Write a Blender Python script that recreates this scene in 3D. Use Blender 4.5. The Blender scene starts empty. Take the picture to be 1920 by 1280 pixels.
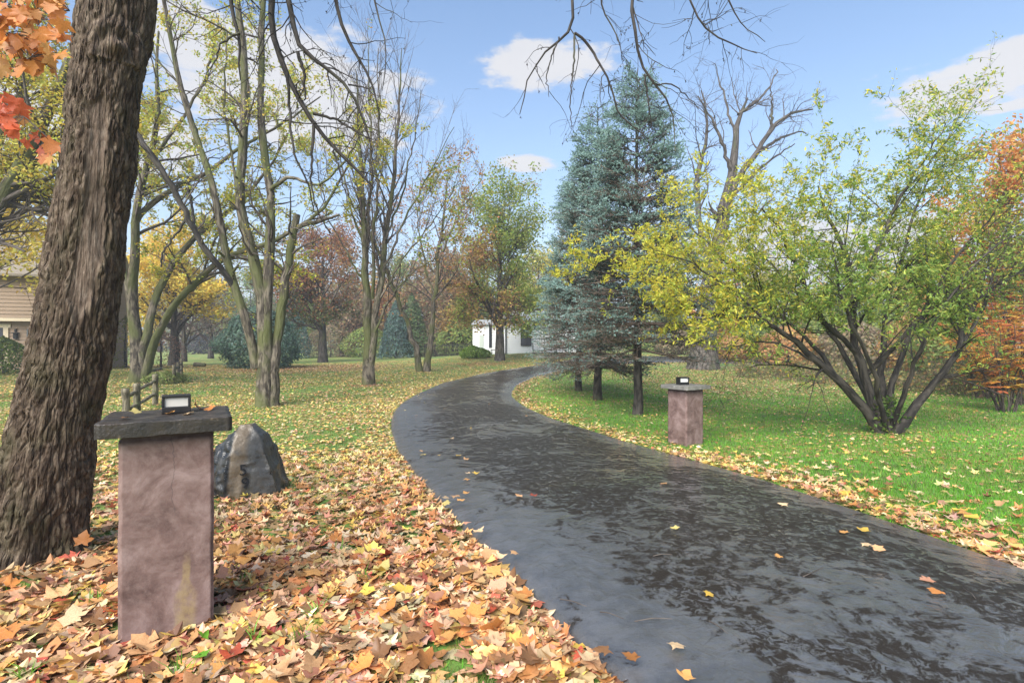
import bpy, math
import numpy as np
from mathutils import Vector, Matrix

rng = np.random.default_rng(11)
SC = bpy.context.scene
COL = SC.collection
EYE = 1.6            # camera height over the near lawn
F = 1000.0           # focal length in pixels of a 1920 px wide picture

# ------------------------------------------------------------------ camera
cam_d = bpy.data.cameras.new('camera')
cam = bpy.data.objects.new('camera', cam_d)
COL.objects.link(cam)
cam.location = (0, 0, EYE)
cam.rotation_euler = (math.radians(90), 0, 0)
cam_d.sensor_width = 36
cam_d.lens = 36 * F / 1920
cam_d.clip_end = 3000
cam_d.clip_start = 0.05
SC.camera = cam
SC.render.resolution_x, SC.render.resolution_y = 1024, 682
SC.cycles.use_denoising = True
SC.cycles.max_bounces = 8
SC.cycles.transparent_max_bounces = 8

# ------------------------------------------------------------------ exposure
SC.view_settings.view_transform = 'Standard'
SC.view_settings.look = 'None'
SC.view_settings.gamma = 1
SC.view_settings.use_curve_mapping = False
SC.view_settings.exposure = 1.28

# ------------------------------------------------------------------ sun and sky
SUN_EL, SUN_AZ = math.radians(42), math.radians(205)     # azimuth clockwise from +Y
SKY_STRENGTH = 0.075
sun_d = bpy.data.lights.new('sun', 'SUN')
sun_d.energy = 3.9
sun_d.angle = math.radians(50)                           # sun behind thin bright cloud: soft light
sun_d.color = (1.0, 0.955, 0.89)
sun = bpy.data.objects.new('sun', sun_d)
COL.objects.link(sun)
sv = Vector((math.sin(SUN_AZ) * math.cos(SUN_EL), math.cos(SUN_AZ) * math.cos(SUN_EL), math.sin(SUN_EL)))
sun.rotation_euler = sv.to_track_quat('Z', 'Y').to_euler()
sun.location = (0, -10, 30)


def pixdir(px, py):
    v = np.array([(px - 960) / F, 1.0, (640 - py) / F])
    return v / np.linalg.norm(v)


def make_world():
    w = bpy.data.worlds.new('World')
    SC.world = w
    w.use_nodes = True
    nt = w.node_tree
    nt.nodes.clear()
    L = nt.links.new

    def nd(t, **k):
        n = nt.nodes.new(t)
        for a, b in k.items():
            setattr(n, a, b)
        return n

    def math_(op, a, b=None, c=None, clamp=False):
        n = nd('ShaderNodeMath', operation=op, use_clamp=clamp)
        for i, x in enumerate((a, b, c)):
            if x is None:
                continue
            if isinstance(x, (int, float)):
                n.inputs[i].default_value = x
            else:
                L(x, n.inputs[i])
        return n.outputs[0]
    out = nd('ShaderNodeOutputWorld')
    bg = nd('ShaderNodeBackground')
    bg.inputs['Strength'].default_value = SKY_STRENGTH
    L(bg.outputs[0], out.inputs[0])
    sky = nd('ShaderNodeTexSky', sky_type='NISHITA', sun_disc=False)
    sky.sun_elevation = SUN_EL
    sky.sun_rotation = SUN_AZ
    sky.air_density = 1.0
    sky.dust_density = 0.6
    sky.ozone_density = 2.0
    tc = nd('ShaderNodeTexCoord')
    d = tc.outputs['Generated']
    sep = nd('ShaderNodeSeparateXYZ')
    L(d, sep.inputs[0])
    z = sep.outputs['Z']
    # pale mist low over the horizon, the same all round
    zc = math_('MAXIMUM', z, 0.0)
    mist = math_('POWER', math_('SUBTRACT', 1.0, zc), 3.2)
    m1 = nd('ShaderNodeMixRGB')
    L(math_('MULTIPLY', mist, 0.9), m1.inputs['Fac'])
    lift = nd('ShaderNodeMixRGB', blend_type='MULTIPLY')
    lift.inputs['Fac'].default_value = 1
    L(sky.outputs[0], lift.inputs['Color1'])
    lift.inputs['Color2'].default_value = (1.3, 1.42, 1.45, 1)
    L(lift.outputs[0], m1.inputs['Color1'])
    m1.inputs['Color2'].default_value = (3.9, 4.15, 4.7, 1)
    # clouds: soft clumps spread round the whole dome, broken up by noise
    spots = [(1015, 125, .12, .034), (985, 305, .055, .014), (560, 170, .2, .09), (1825, 170, .11, .036),
             (1925, 95, .13, .022), (1890, 200, .05, .01), (60, 210, .2, .07), (380, 60, .12, .05), (1500, 470, .3, .05)]
    blobs = [(pixdir(a, b), c, e) for a, b, c, e in spots]
    r2 = np.random.default_rng(5)
    for k in range(13):
        az = math.radians(75 + 210 * (k + .5) / 13 + r2.uniform(-6, 6))
        el = math.radians(r2.uniform(10, 50))
        v = np.array([math.sin(az) * math.cos(el), math.cos(az) * math.cos(el), math.sin(el)])
        blobs.append((v, r2.uniform(.14, .3), r2.uniform(.05, .12)))
    acc = None
    for v, ra, re in blobs:
        s = nd('ShaderNodeVectorMath', operation='SUBTRACT')
        L(d, s.inputs[0])
        s.inputs[1].default_value = tuple(v)
        m = nd('ShaderNodeVectorMath', operation='MULTIPLY')
        L(s.outputs[0], m.inputs[0])
        m.inputs[1].default_value = (1 / ra, 1 / ra, 1 / re)
        ln = nd('ShaderNodeVectorMath', operation='LENGTH')
        L(m.outputs[0], ln.inputs[0])
        val = ln.outputs['Value']
        acc = val if acc is None else math_('MINIMUM', acc, val)
    mp = nd('ShaderNodeMapping')
    L(d, mp.inputs[0])
    mp.inputs['Scale'].default_value = (1, 1, 2.6)
    no = nd('ShaderNodeTexNoise')
    L(mp.outputs[0], no.inputs['Vector'])
    no.inputs['Scale'].default_value = 11
    no.inputs['Detail'].default_value = 7
    no.inputs['Roughness'].default_value = .6
    val = math_('ADD', math_('SUBTRACT', 1.0, acc), math_('MULTIPLY', math_('SUBTRACT', no.outputs['Fac'], .5), 2.2))
    ss = nd('ShaderNodeMapRange', interpolation_type='SMOOTHSTEP')
    L(val, ss.inputs['Value'])
    ss.inputs['From Min'].default_value = -0.08
    ss.inputs['From Max'].default_value = 0.32
    m2 = nd('ShaderNodeMixRGB')
    L(math_('MULTIPLY', ss.outputs[0], .93), m2.inputs['Fac'])
    L(m1.outputs[0], m2.inputs['Color1'])
    n2 = nd('ShaderNodeTexNoise')
    L(mp.outputs[0], n2.inputs['Vector'])
    n2.inputs['Scale'].default_value = 5
    n2.inputs['Detail'].default_value = 4
    cr = nd('ShaderNodeMixRGB')
    L(n2.outputs['Fac'], cr.inputs['Fac'])
    cr.inputs['Color1'].default_value = (4.2, 4.25, 4.5, 1)
    cr.inputs['Color2'].default_value = (5.1, 5.0, 5.0, 1)
    L(cr.outputs[0], m2.inputs['Color2'])
    L(m2.outputs[0], bg.inputs['Color'])


make_world()

# ------------------------------------------------------------------ numeric helpers


def ss(a, b, x):
    t = np.clip((np.asarray(x, float) - a) / (b - a), 0, 1)
    return t * t * (3 - 2 * t)


def _hash(i, j, k):
    h = (i * 374761393 + j * 668265263 + k * 2147483647 + 1013904223) & 0xffffffff
    h = ((h ^ (h >> 13)) * 1274126177) & 0xffffffff
    return ((h ^ (h >> 16)) & 0xffff) / 65535.0


def noise3(p):
    """smooth value noise, about -1..1"""
    p = np.asarray(p, float)
    i = np.floor(p).astype(np.int64)
    f = p - i
    u = f * f * f * (f * (f * 6 - 15) + 10)
    x, y, z = i[..., 0], i[..., 1], i[..., 2]
    r = 0
    for dx in (0, 1):
        wx = u[..., 0] if dx else 1 - u[..., 0]
        for dy in (0, 1):
            wy = u[..., 1] if dy else 1 - u[..., 1]
            for dz in (0, 1):
                wz = u[..., 2] if dz else 1 - u[..., 2]
                r = r + wx * wy * wz * _hash(x + dx, y + dy, z + dz)
    return r * 2 - 1


def fbm(p, o=4, g=.5):
    p = np.asarray(p, float)
    r, a = 0, 1.0
    for k in range(o):
        r = r + a * noise3(p * (2.03 ** k) + 17.3 * k)
        a *= g
    return r


def n2(x, y, s, seed=0.0):
    x, y = np.broadcast_arrays(np.asarray(x, float), np.asarray(y, float))
    return noise3(np.stack([x * s, y * s, np.full(x.shape, seed + .37)], -1))


def norm(v):
    return v / np.maximum(np.linalg.norm(v, axis=-1, keepdims=True), 1e-9)


def gz(x, y):
    """height of the ground"""
    x = np.asarray(x, float)
    y = np.asarray(y, float)
    z = -.32 * ss(3, 11, y) - .06 * ss(14, 30, y)
    z = z + 1.12 * np.exp(-(((x - 6) / 15) ** 2 + ((y - 50) / 14) ** 2))
    z = z + .46 * np.exp(-(((x + 28) / 9) ** 2 + ((y - 31) / 7) ** 2))
    z = z + .02 * n2(x, y, .35, 3) * ss(2, 6, y)
    return z


def P(px, py, Y):
    return np.array([(px - 960) / F * Y, Y, EYE + (640 - py) / F * Y])


def G(px, py):
    """ground point seen at this pixel of the photograph"""
    Y = np.geomspace(1.2, 400, 6000)
    h = EYE + (640 - py) / F * Y - gz((px - 960) / F * Y, Y)
    k = np.argmax(h < 0)
    if h[k] >= 0:
        k = len(Y) - 1
    return np.array([(px - 960) / F * Y[k], Y[k], gz((px - 960) / F * Y[k], Y[k])])


def gp(px, Y):
    x = (px - 960) / F * Y
    return np.array([x, Y, float(gz(x, Y))])


# ------------------------------------------------------------------ object helpers


def mesh_np(name, V, faces, smooth=True, attrs=None):
    """faces: list of (F,n) int arrays"""
    me = bpy.data.meshes.new(name)
    V = np.asarray(V, np.float32)
    me.vertices.add(len(V))
    me.vertices.foreach_set('co', V.ravel())
    loops = np.concatenate([np.asarray(f, np.int32).ravel() for f in faces])
    starts, o = [], 0
    for f in faces:
        n = f.shape[1]
        starts.append(o + np.arange(len(f), dtype=np.int32) * n)
        o += f.size
    starts = np.concatenate(starts).astype(np.int32)
    me.loops.add(len(loops))
    me.loops.foreach_set('vertex_index', loops)
    me.polygons.add(len(starts))
    me.polygons.foreach_set('loop_start', starts)
    me.polygons.foreach_set('use_smooth', np.full(len(starts), smooth))
    for k, (typ, arr) in (attrs or {}).items():
        a = me.attributes.new(k, typ, 'POINT')
        if typ == 'FLOAT_COLOR':
            arr = np.concatenate([arr, np.ones((len(arr), 1))], 1)
            a.data.foreach_set('color', np.asarray(arr, np.float32).ravel())
        elif typ == 'FLOAT_VECTOR':
            a.data.foreach_set('vector', np.asarray(arr, np.float32).ravel())
        else:
            a.data.foreach_set('value', np.asarray(arr, np.float32).ravel())
    me.update(calc_edges=True)
    return me


def obj(name, me, mat=None, parent=None, loc=None):
    o = bpy.data.objects.new(name, me)
    COL.objects.link(o)
    if mat is not None and len(me.materials) == 0:
        me.materials.append(mat)
    if parent is not None:
        o.parent = parent
    if loc is not None:
        o.location = loc
    return o


def tag(o, label=None, cat=None, group=None, kind=None):
    if label:
        o['label'] = label
    if cat:
        o['category'] = cat
    if group:
        o['group'] = group
    if kind:
        o['kind'] = kind
    return o


def thing(name, label, cat, loc=(0, 0, 0), group=None, rz=0):
    o = bpy.data.objects.new(name, None)
    o.empty_display_size = .1
    COL.objects.link(o)
    o.location = loc
    o.rotation_euler = (0, 0, rz)
    return tag(o, label, cat, group)


def copy_thing(root, label, loc, rz=0, sc=1.0, group=None):
    r = root.copy()
    COL.objects.link(r)
    r.location = loc
    r.rotation_euler = (0, 0, rz)
    r.scale = (sc, sc, sc) if np.isscalar(sc) else sc
    r['label'] = label
    if group:
        r['group'] = group
    for ch in list(root.children):
        c = ch.copy()
        COL.objects.link(c)
        c.parent = r
        for g in list(ch.children):
            d = g.copy()
            COL.objects.link(d)
            d.parent = c
    return r


class MB:
    """collects solid shapes for one mesh"""

    def __init__(s):
        s.v, s.f = [], []

    def add(s, V, Fs):
        o = len(s.v)
        s.v += [tuple(map(float, p)) for p in V]
        s.f += [tuple(i + o for i in f) for f in Fs]

    def box(s, x0, y0, z0, x1, y1, z1, M=None):
        V = [Vector(p) for p in ((x0, y0, z0), (x1, y0, z0), (x1, y1, z0), (x0, y1, z0),
                                 (x0, y0, z1), (x1, y0, z1), (x1, y1, z1), (x0, y1, z1))]
        if M is not None:
            V = [M @ p for p in V]
        s.add(V, [(3, 2, 1, 0), (4, 5, 6, 7), (0, 1, 5, 4), (1, 2, 6, 5), (2, 3, 7, 6), (3, 0, 4, 7)])
        return s

    def prism(s, poly, z0, z1, M=None):
        n = len(poly)
        V = [Vector((x, y, z0)) for x, y in poly] + [Vector((x, y, z1)) for x, y in poly]
        if M is not None:
            V = [M @ p for p in V]
        s.add(V, [tuple(range(n))[::-1], tuple(range(n, 2 * n))] +
              [(i, (i + 1) % n, n + (i + 1) % n, n + i) for i in range(n)])
        return s

    def bar(s, a, b, w, h, up=(0, 0, 1)):
        a, b = Vector(a), Vector(b)
        t = (b - a).normalized()
        u = Vector(up)
        sd = t.cross(u).normalized()
        u = sd.cross(t).normalized()
        V = [p + sd * (i * w / 2) + u * (j * h / 2) for p in (a, b) for i, j in ((-1, -1), (1, -1), (1, 1), (-1, 1))]
        s.add(V, [(3, 2, 1, 0), (4, 5, 6, 7), (0, 1, 5, 4), (1, 2, 6, 5), (2, 3, 7, 6), (3, 0, 4, 7)])
        return s

    def mesh(s, name):
        me = bpy.data.meshes.new(name)
        me.from_pydata(s.v, [], s.f)
        me.update()
        return me

    def build(s, name, mat, parent=None, bevel=0, loc=None, seg=2):
        o = obj(name, s.mesh(name), mat, parent, loc)
        if bevel:
            b = o.modifiers.new('bevel', 'BEVEL')
            b.width = bevel
            b.segments = seg
            b.limit_method = 'ANGLE'
        return o


# ------------------------------------------------------------------ materials


class NT:
    def __init__(s, name):
        s.m = bpy.data.materials.new(name)
        s.m.use_nodes = True
        s.nt = s.m.node_tree
        s.nt.nodes.clear()
        s.out = s.n('ShaderNodeOutputMaterial')
        s.p = s.n('ShaderNodeBsdfPrincipled')
        s.link(s.p.outputs[0], s.out.inputs[0])

    def n(s, t, **k):
        x = s.nt.nodes.new(t)
        for a, b in k.items():
            setattr(x, a, b)
        return x

    def link(s, a, b):
        s.nt.links.new(a, b)

    def set(s, **k):
        for a, b in k.items():
            i = s.p.inputs[a.replace('_', ' ')]
            if hasattr(b, 'is_output'):
                s.link(b, i)
            elif isinstance(b, tuple):
                i.default_value = (*b, 1) if len(b) == 3 else b
            else:
                i.default_value = b

    def coord(s, kind='Object', scale=(1, 1, 1)):
        if kind.startswith('@'):
            a = s.n('ShaderNodeAttribute', attribute_name=kind[1:])
            o = a.outputs['Vector']
        else:
            o = s.n('ShaderNodeTexCoord').outputs[kind]
        m = s.n('ShaderNodeMapping')
        s.link(o, m.inputs[0])
        m.inputs['Scale'].default_value = scale
        return m.outputs[0]

    def noise(s, vec, scale, detail=4, rough=.55, dist=0, out='Fac'):
        x = s.n('ShaderNodeTexNoise')
        s.link(vec, x.inputs['Vector'])
        x.inputs['Scale'].default_value = scale
        x.inputs['Detail'].default_value = detail
        x.inputs['Roughness'].default_value = rough
        x.inputs['Distortion'].default_value = dist
        return x.outputs[out]

    def voro(s, vec, scale, feature='F1', out='Distance'):
        x = s.n('ShaderNodeTexVoronoi', feature=feature)
        s.link(vec, x.inputs['Vector'])
        x.inputs['Scale'].default_value = scale
        return x.outputs[out]

    def rng(s, v, a, b, c=0., d=1., smooth=True):
        x = s.n('ShaderNodeMapRange')
        if smooth:
            x.interpolation_type = 'SMOOTHSTEP'
        s.link(v, x.inputs['Value'])
        for k, q in zip(('From Min', 'From Max', 'To Min', 'To Max'), (a, b, c, d)):
            x.inputs[k].default_value = q
        return x.outputs[0]

    def math(s, op, a, b=None):
        x = s.n('ShaderNodeMath', operation=op)
        for i, q in enumerate((a, b)):
            if q is None:
                continue
            if isinstance(q, (int, float)):
                x.inputs[i].default_value = q
            else:
                s.link(q, x.inputs[i])
        return x.outputs[0]

    def mix(s, f, a, b, mode='MIX'):
        x = s.n('ShaderNodeMixRGB', blend_type=mode)
        for i, q in zip(('Fac', 'Color1', 'Color2'), (f, a, b)):
            if isinstance(q, (int, float)):
                x.inputs[i].default_value = q
            elif isinstance(q, tuple):
                x.inputs[i].default_value = (*q, 1)
            else:
                s.link(q, x.inputs[i])
        return x.outputs[0]

    def ramp(s, v, stops):
        x = s.n('ShaderNodeValToRGB')
        s.link(v, x.inputs[0])
        e = x.color_ramp.elements
        while len(e) < len(stops):
            e.new(.5)
        for q, (p, c) in zip(e, stops):
            q.position = p
            q.color = (*c, 1)
        return x.outputs[0]

    def bump(s, h, strength=.5, dist=.01, prev=None):
        x = s.n('ShaderNodeBump')
        s.link(h, x.inputs['Height'])
        x.inputs['Strength'].default_value = strength
        x.inputs['Distance'].default_value = dist
        if prev is not None:
            s.link(prev, x.inputs['Normal'])
        return x.outputs[0]


def plain(name, col, rough=.6, var=.12, scale=6, metallic=0, bump=.15, spec=.4):
    t = NT(name)
    c = t.coord()
    f = t.noise(c, scale, 5)
    t.set(Base_Color=t.mix(f, tuple(np.array(col) * (1 - var)), tuple(np.clip(np.array(col) * (1 + var), 0, 1))),
          Roughness=rough, Metallic=metallic, Normal=t.bump(t.noise(c, scale * 12, 4), bump, .004))
    t.p.inputs['Specular IOR Level'].default_value = spec
    return t.m


def leaf_mat(name, source, trans=.35, rough=.5, spec=.3):
    t = NT(name)
    if source == 'object':
        c = t.n('ShaderNodeObjectInfo').outputs['Color']
        f = t.noise(t.coord(), 14, 3)
        c = t.mix(t.rng(f, .35, .7, 0, .45), c, t.mix(1.0, c, (.62, .5, .42), 'MULTIPLY'))
    else:
        c = t.n('ShaderNodeAttribute', attribute_name='col').outputs['Color']
        f = t.noise(t.coord(), 30, 2)
        c = t.mix(t.rng(f, .35, .7, 0, .3), c, t.mix(1.0, c, (.6, .55, .5), 'MULTIPLY'))
    t.set(Base_Color=c, Roughness=rough)
    t.p.inputs['Specular IOR Level'].default_value = spec
    tr = t.n('ShaderNodeBsdfTranslucent')
    t.link(c, tr.inputs['Color'])
    mx = t.n('ShaderNodeMixShader')
    mx.inputs[0].default_value = trans
    t.link(t.p.outputs[0], mx.inputs[1])
    t.link(tr.outputs[0], mx.inputs[2])
    t.link(mx.outputs[0], t.out.inputs[0])
    return t.m


def bark_mat(name, dark, light, moss=None, mossamt=.5, scale=14, rough=.8, strength=.8, dist=.02):
    t = NT(name)
    c = t.coord('@buv', (1, 1, .2))
    c1 = t.coord('@buv', (1, 1, .5))
    f = t.noise(c, scale, 6, .6, .6)
    col = t.mix(t.rng(f, .4, .61), dark, light)
    if moss:
        g = t.noise(c1, 1.3, 5, .6)
        col = t.mix(t.rng(g, .62 - .3 * mossamt, .72 - .2 * mossamt, 0, .85), col, moss)
    w = t.voro(c, scale * .8)
    h = t.math('ADD', f, t.math('MULTIPLY', w, .7))
    t.set(Base_Color=col, Roughness=rough, Normal=t.bump(h, strength, dist))
    t.p.inputs['Specular IOR Level'].default_value = .25
    return t.m


M_LEAF = leaf_mat('leaf_mix', 'attr', .5)
M_LITTER = leaf_mat('litter_leaf', 'attr', .12, .5, .3)
M_LEAFO = leaf_mat('single_leaf', 'object', .15, .45, .4)
M_LEAFBIG = leaf_mat('maple_leaf', 'object', .5, .45, .4)
M_NEEDLE = leaf_mat('needle', 'attr', .15, .55)
M_GRASS = leaf_mat('grass_blade', 'attr', .4, .45, .35)
M_BARK_MOSS = bark_mat('mossy_bark', (.04, .032, .024), (.165, .14, .105), (.085, .095, .03), .66, strength=1., dist=.04)
M_BARK_GREY = bark_mat('grey_bark', (.035, .03, .026), (.12, .105, .09), (.07, .075, .04), .25, strength=1., dist=.04)
M_BARK_DARK = bark_mat('dark_bark', (.02, .018, .016), (.075, .065, .055), (.07, .075, .035), .15)
M_TWIG = bark_mat('twig_bark', (.05, .04, .034), (.12, .1, .085), None, scale=30, strength=.3)
M_TWIG_DARK = bark_mat('dark_twig_bark', (.022, .019, .017), (.06, .052, .045), (.09, .095, .05), .2, scale=30, strength=.4)
M_TWIG_DEAD = bark_mat('dead_twig_bark', (.13, .095, .075), (.29, .225, .185), None, scale=30, strength=.3)


# ------------------------------------------------------------------ tubes, branches and leaves


class Tubes:
    def __init__(s):
        s.g = {}

    def add(s, Pt, R):
        Pt = np.asarray(Pt, float)
        if Pt.ndim == 2:
            Pt, R = Pt[None], np.asarray(R, float)[None]
        s.g.setdefault(Pt.shape[1], []).append((Pt, np.asarray(R, float)))
        return s

    def mesh(s, name, sides=6, rough=0., flare=None):
        VV, FF, BB, o = [], [], [], 0
        a = np.arange(sides) * 2 * np.pi / sides
        ca, sa = np.cos(a), np.sin(a)
        for N, lst in s.g.items():
            Pt = np.concatenate([q[0] for q in lst])
            R = np.concatenate([q[1] for q in lst])
            K = len(Pt)
            T = norm(np.gradient(Pt, axis=1))
            mean = norm(Pt[:, -1] - Pt[:, 0])
            ref = np.where((np.abs(mean[:, 0]) < .6)[:, None], np.array([1., 0, 0]), np.array([0, 1., 0]))
            n1 = norm(np.cross(T, ref[:, None]))
            n2_ = np.cross(T, n1)
            off = n1[:, :, None] * ca[None, None, :, None] + n2_[:, :, None] * sa[None, None, :, None]
            RR = R[:, :, None]
            cum = np.concatenate([np.zeros((K, 1)), np.cumsum(np.linalg.norm(np.diff(Pt, axis=1), axis=2), 1)], 1)
            r0 = R.mean(1)
            ph = rng.uniform(0, 50, K)
            B = np.stack([np.broadcast_to(ca * r0[:, None, None] + ph[:, None, None], (K, N, sides)),
                          np.broadcast_to(sa * r0[:, None, None], (K, N, sides)),
                          np.broadcast_to(cum[:, :, None] + ph[:, None, None], (K, N, sides))], -1)
            if rough:
                RR = RR * (1 + rough * fbm(B * np.array([5, 5, 1.6]), 3))
            V = Pt[:, :, None] + off * (RR[..., None] if np.ndim(RR) == 3 else RR)
            i = np.arange(K)[:, None, None] * N * sides + np.arange(N - 1)[None, :, None] * sides
            j = np.arange(sides)[None, None, :]
            j2 = (j + 1) % sides
            f = np.stack([i + j, i + j2, i + sides + j2, i + sides + j], -1).reshape(-1, 4) + o
            VV.append(V.reshape(-1, 3))
            BB.append(B.reshape(-1, 3))
            FF.append(f)
            o += K * N * sides
        return mesh_np(name, np.concatenate(VV), [np.concatenate(FF)], True,
                       {'buv': ('FLOAT_VECTOR', np.concatenate(BB))})


def resample(pts, N, smooth=2, jit=0.):
    pts = np.asarray(pts, float)
    c = np.concatenate([[0], np.cumsum(np.linalg.norm(np.diff(pts, axis=0), axis=1))])
    t = np.linspace(0, c[-1], N)
    q = np.stack([np.interp(t, c, pts[:, k]) for k in range(3)], 1)
    for _ in range(smooth):
        q[1:-1] = .25 * q[:-2] + .5 * q[1:-1] + .25 * q[2:]
    if jit:
        q[1:] += rng.normal(0, jit, (N - 1, 3)) * np.array([1, 1, .3])
    return q


def spawn(Pt, R, K, L, t0=.25, t1=1., ang=.8, asd=.2, n=6, wob=.15, up=.04, rr=.6, rtip=.35, lsd=.3, lpow=.5,
          rmin=.002, rmax=9., flat=0.):
    M, N = Pt.shape[:2]
    ln = np.linalg.norm(np.diff(Pt, axis=1), axis=2).sum(1)
    idx = rng.choice(M, K, p=ln / ln.sum())
    t = rng.uniform(t0, t1, K)
    f = np.minimum(t * (N - 1), N - 1.001)
    i = f.astype(int)
    a = (f - i)[:, None]
    p = Pt[idx, i] * (1 - a) + Pt[idx, i + 1] * a
    tan = norm(Pt[idx, i + 1] - Pt[idx, i])
    r = R[idx, i] * (1 - a[:, 0]) + R[idx, i + 1] * a[:, 0]
    v = rng.normal(size=(K, 3))
    v[:, 2] *= 1 - flat
    perp = norm(v - (v * tan).sum(1, keepdims=True) * tan)
    g = rng.normal(ang, asd, K)[:, None]
    d = np.cos(g) * tan + np.sin(g) * perp
    LL = L * (1 - lpow * t) * np.exp(rng.normal(0, lsd, K))
    st = (LL / (n - 1))[:, None]
    out = [p]
    for _ in range(n - 1):
        d = norm(d + wob * rng.normal(size=(K, 3)) + np.array([0, 0, up]))
        p = p + d * st
        out.append(p)
    r0 = np.clip(r * rr, rmin, rmax)[:, None]
    return np.stack(out, 1), r0 * np.linspace(1, rtip, n)[None]


def rot_from(nrm, spin):
    """frames (M,3,3): rows x, y, z with z along nrm"""
    nrm = norm(nrm)
    ref = np.where((np.abs(nrm[:, 2]) < .9)[:, None], np.array([0, 0, 1.]), np.array([1., 0, 0]))
    x = norm(np.cross(ref, nrm))
    y = np.cross(nrm, x)
    c, s = np.cos(spin)[:, None], np.sin(spin)[:, None]
    return np.stack([c * x + s * y, -s * x + c * y, nrm], 1)


def leaf_cloud(name, pos, size, col, tmpl, nrm=None, tilt=1.0, smooth=False):
    TV, TF = tmpl
    M = len(pos)
    if nrm is None:
        nrm = norm(rng.normal(size=(M, 3)) * tilt + np.array([0, 0, .9]))
    R = rot_from(nrm, rng.uniform(0, 2 * np.pi, M))
    TVs = TV[rng.integers(0, len(TV), M)] if TV.ndim == 3 else TV[None]
    V = pos[:, None] + size[:, None, None] * np.einsum('mki,mij->mkj', np.broadcast_to(TVs, (M,) + TVs.shape[1:]), R)
    K = TVs.shape[1]
    Fa = (TF[None] + np.arange(M)[:, None, None] * K).reshape(-1, TF.shape[1])
    C = np.repeat(np.clip(col, 0, 1), K, 0)
    return mesh_np(name, V.reshape(-1, 3), [Fa], smooth, {'col': ('FLOAT_COLOR', C)})


def maple_template(curl, fold, seed):
    half = [(0, -.28), (.17, -.33), (.4, -.43), (.37, -.26), (.38, -.16), (.5, -.12), (.7, .14), (.52, .18), (.33, .2),
            (.37, .38), (.22, .44), (0, .72)]
    o = half + [(-x, y) for x, y in half[-2:0:-1]]
    r = np.random.default_rng(seed)
    o = np.array(o) + r.normal(0, .035, (len(o), 2))
    pts = np.concatenate([[(0, .0)], o])
    rr = (pts ** 2).sum(1)
    ax = r.normal(size=2)
    ax /= np.linalg.norm(ax)
    z = curl * rr * (1 + .6 * np.sin(3 * np.arctan2(pts[:, 1], pts[:, 0]) + seed)) + fold * np.abs(pts @ ax) - .05
    V = np.concatenate([pts, z[:, None]], 1)
    n = len(o)
    Fc = np.array([(0, 1 + i, 1 + (i + 1) % n) for i in range(n)])
    return V, Fc


MAPLES = [maple_template(c, f, k) for k, (c, f) in enumerate(((.16, .03), (-.2, .05), (.34, -.05), (.06, .26), (-.3, .16), (.5, .08)))]
T_MAPLE = (np.stack([m[0] for m in MAPLES]), MAPLES[0][1])
# a coarser lobed leaf, 8 triangles
_c = np.array([(0, 0, 0), (0, -.3, .02), (.4, -.38, .1), (.28, -.1, .03), (.65, .15, .16), (.22, .2, .04), (0, .7, .12), (-.22, .2, .04),
               (-.65, .15, .12), (-.28, -.1, .02), (-.4, -.38, .12)], float)
_c2 = _c * np.array([1, 1, -1.3])
_c3 = _c + np.stack([0 * _c[:, 0], 0 * _c[:, 0], .5 * np.abs(_c[:, 0])], 1)
T_LOBED = (np.stack([_c, _c2, _c3]), np.array([(0, i, i % 10 + 1) for i in range(1, 11)]))
T_DIAMOND = (np.array([(0, -.5, 0), (.3, .02, .1), (0, .5, 0), (-.3, .02, .1)], float), np.array([(0, 1, 2), (0, 2, 3)]))
T_LANCE = (np.array([(0, -.5, 0), (.17, -.05, .05), (0, .5, -.06), (-.17, -.05, .05)], float), np.array([(0, 1, 2), (0, 2, 3)]))


def palette(M, cols, weights, jit=.18, pick=None):
    cols = np.asarray(cols, float)
    w = np.asarray(weights, float)
    k = rng.choice(len(cols), M, p=w / w.sum()) if pick is None else pick
    c = cols[k] * np.exp(rng.normal(0, jit, (M, 1))) * np.exp(rng.normal(0, jit * .35, (M, 3)))
    return np.clip(c, 0, .95)


def twig_points(Pt, M, t0=.2, off=.05, mask=None):
    K, N = Pt.shape[:2]
    if mask is not None:
        keep = mask(Pt[:, N // 2]) > rng.uniform(size=K)
        if keep.sum():
            Pt = Pt[keep]
            K = len(Pt)
    idx = rng.integers(0, K, M)
    f = rng.uniform(t0, 1, M) * (N - 1.001)
    i = f.astype(int)
    a = (f - i)[:, None]
    return Pt[idx, i] * (1 - a) + Pt[idx, i + 1] * a + rng.normal(0, off, (M, 3)), idx


def taper(n, r0, r1, pw=1., flare=0.):
    t = np.linspace(0, 1, n)
    r = r1 + (r0 - r1) * (1 - t) ** pw
    return r * (1 + flare * np.exp(-t * n * .55))


def stems(traces, N=16, jit=0.0):
    """traces: list of (pixel list [(px,py,Y)...], r0, r1, flare)"""
    A, R = [], []
    for pts, r0, r1, fl in traces:
        A.append(resample([P(*q) for q in pts], N, 1, jit))
        R.append(taper(N, r0, r1, .9, fl))
    return np.stack(A), np.stack(R)


def put_tree(name, label, cat, base, parts, group=None):
    """parts: (name, mesh, material[, kind]) given in world coordinates"""
    b = tuple(float(v) for v in base)
    t = thing(name, label, cat, b, group)
    for q in parts:
        o = obj(q[0], q[1], q[2], t, (-b[0], -b[1], -b[2]))
        if len(q) > 3:
            o['kind'] = q[3]
    return t


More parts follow.
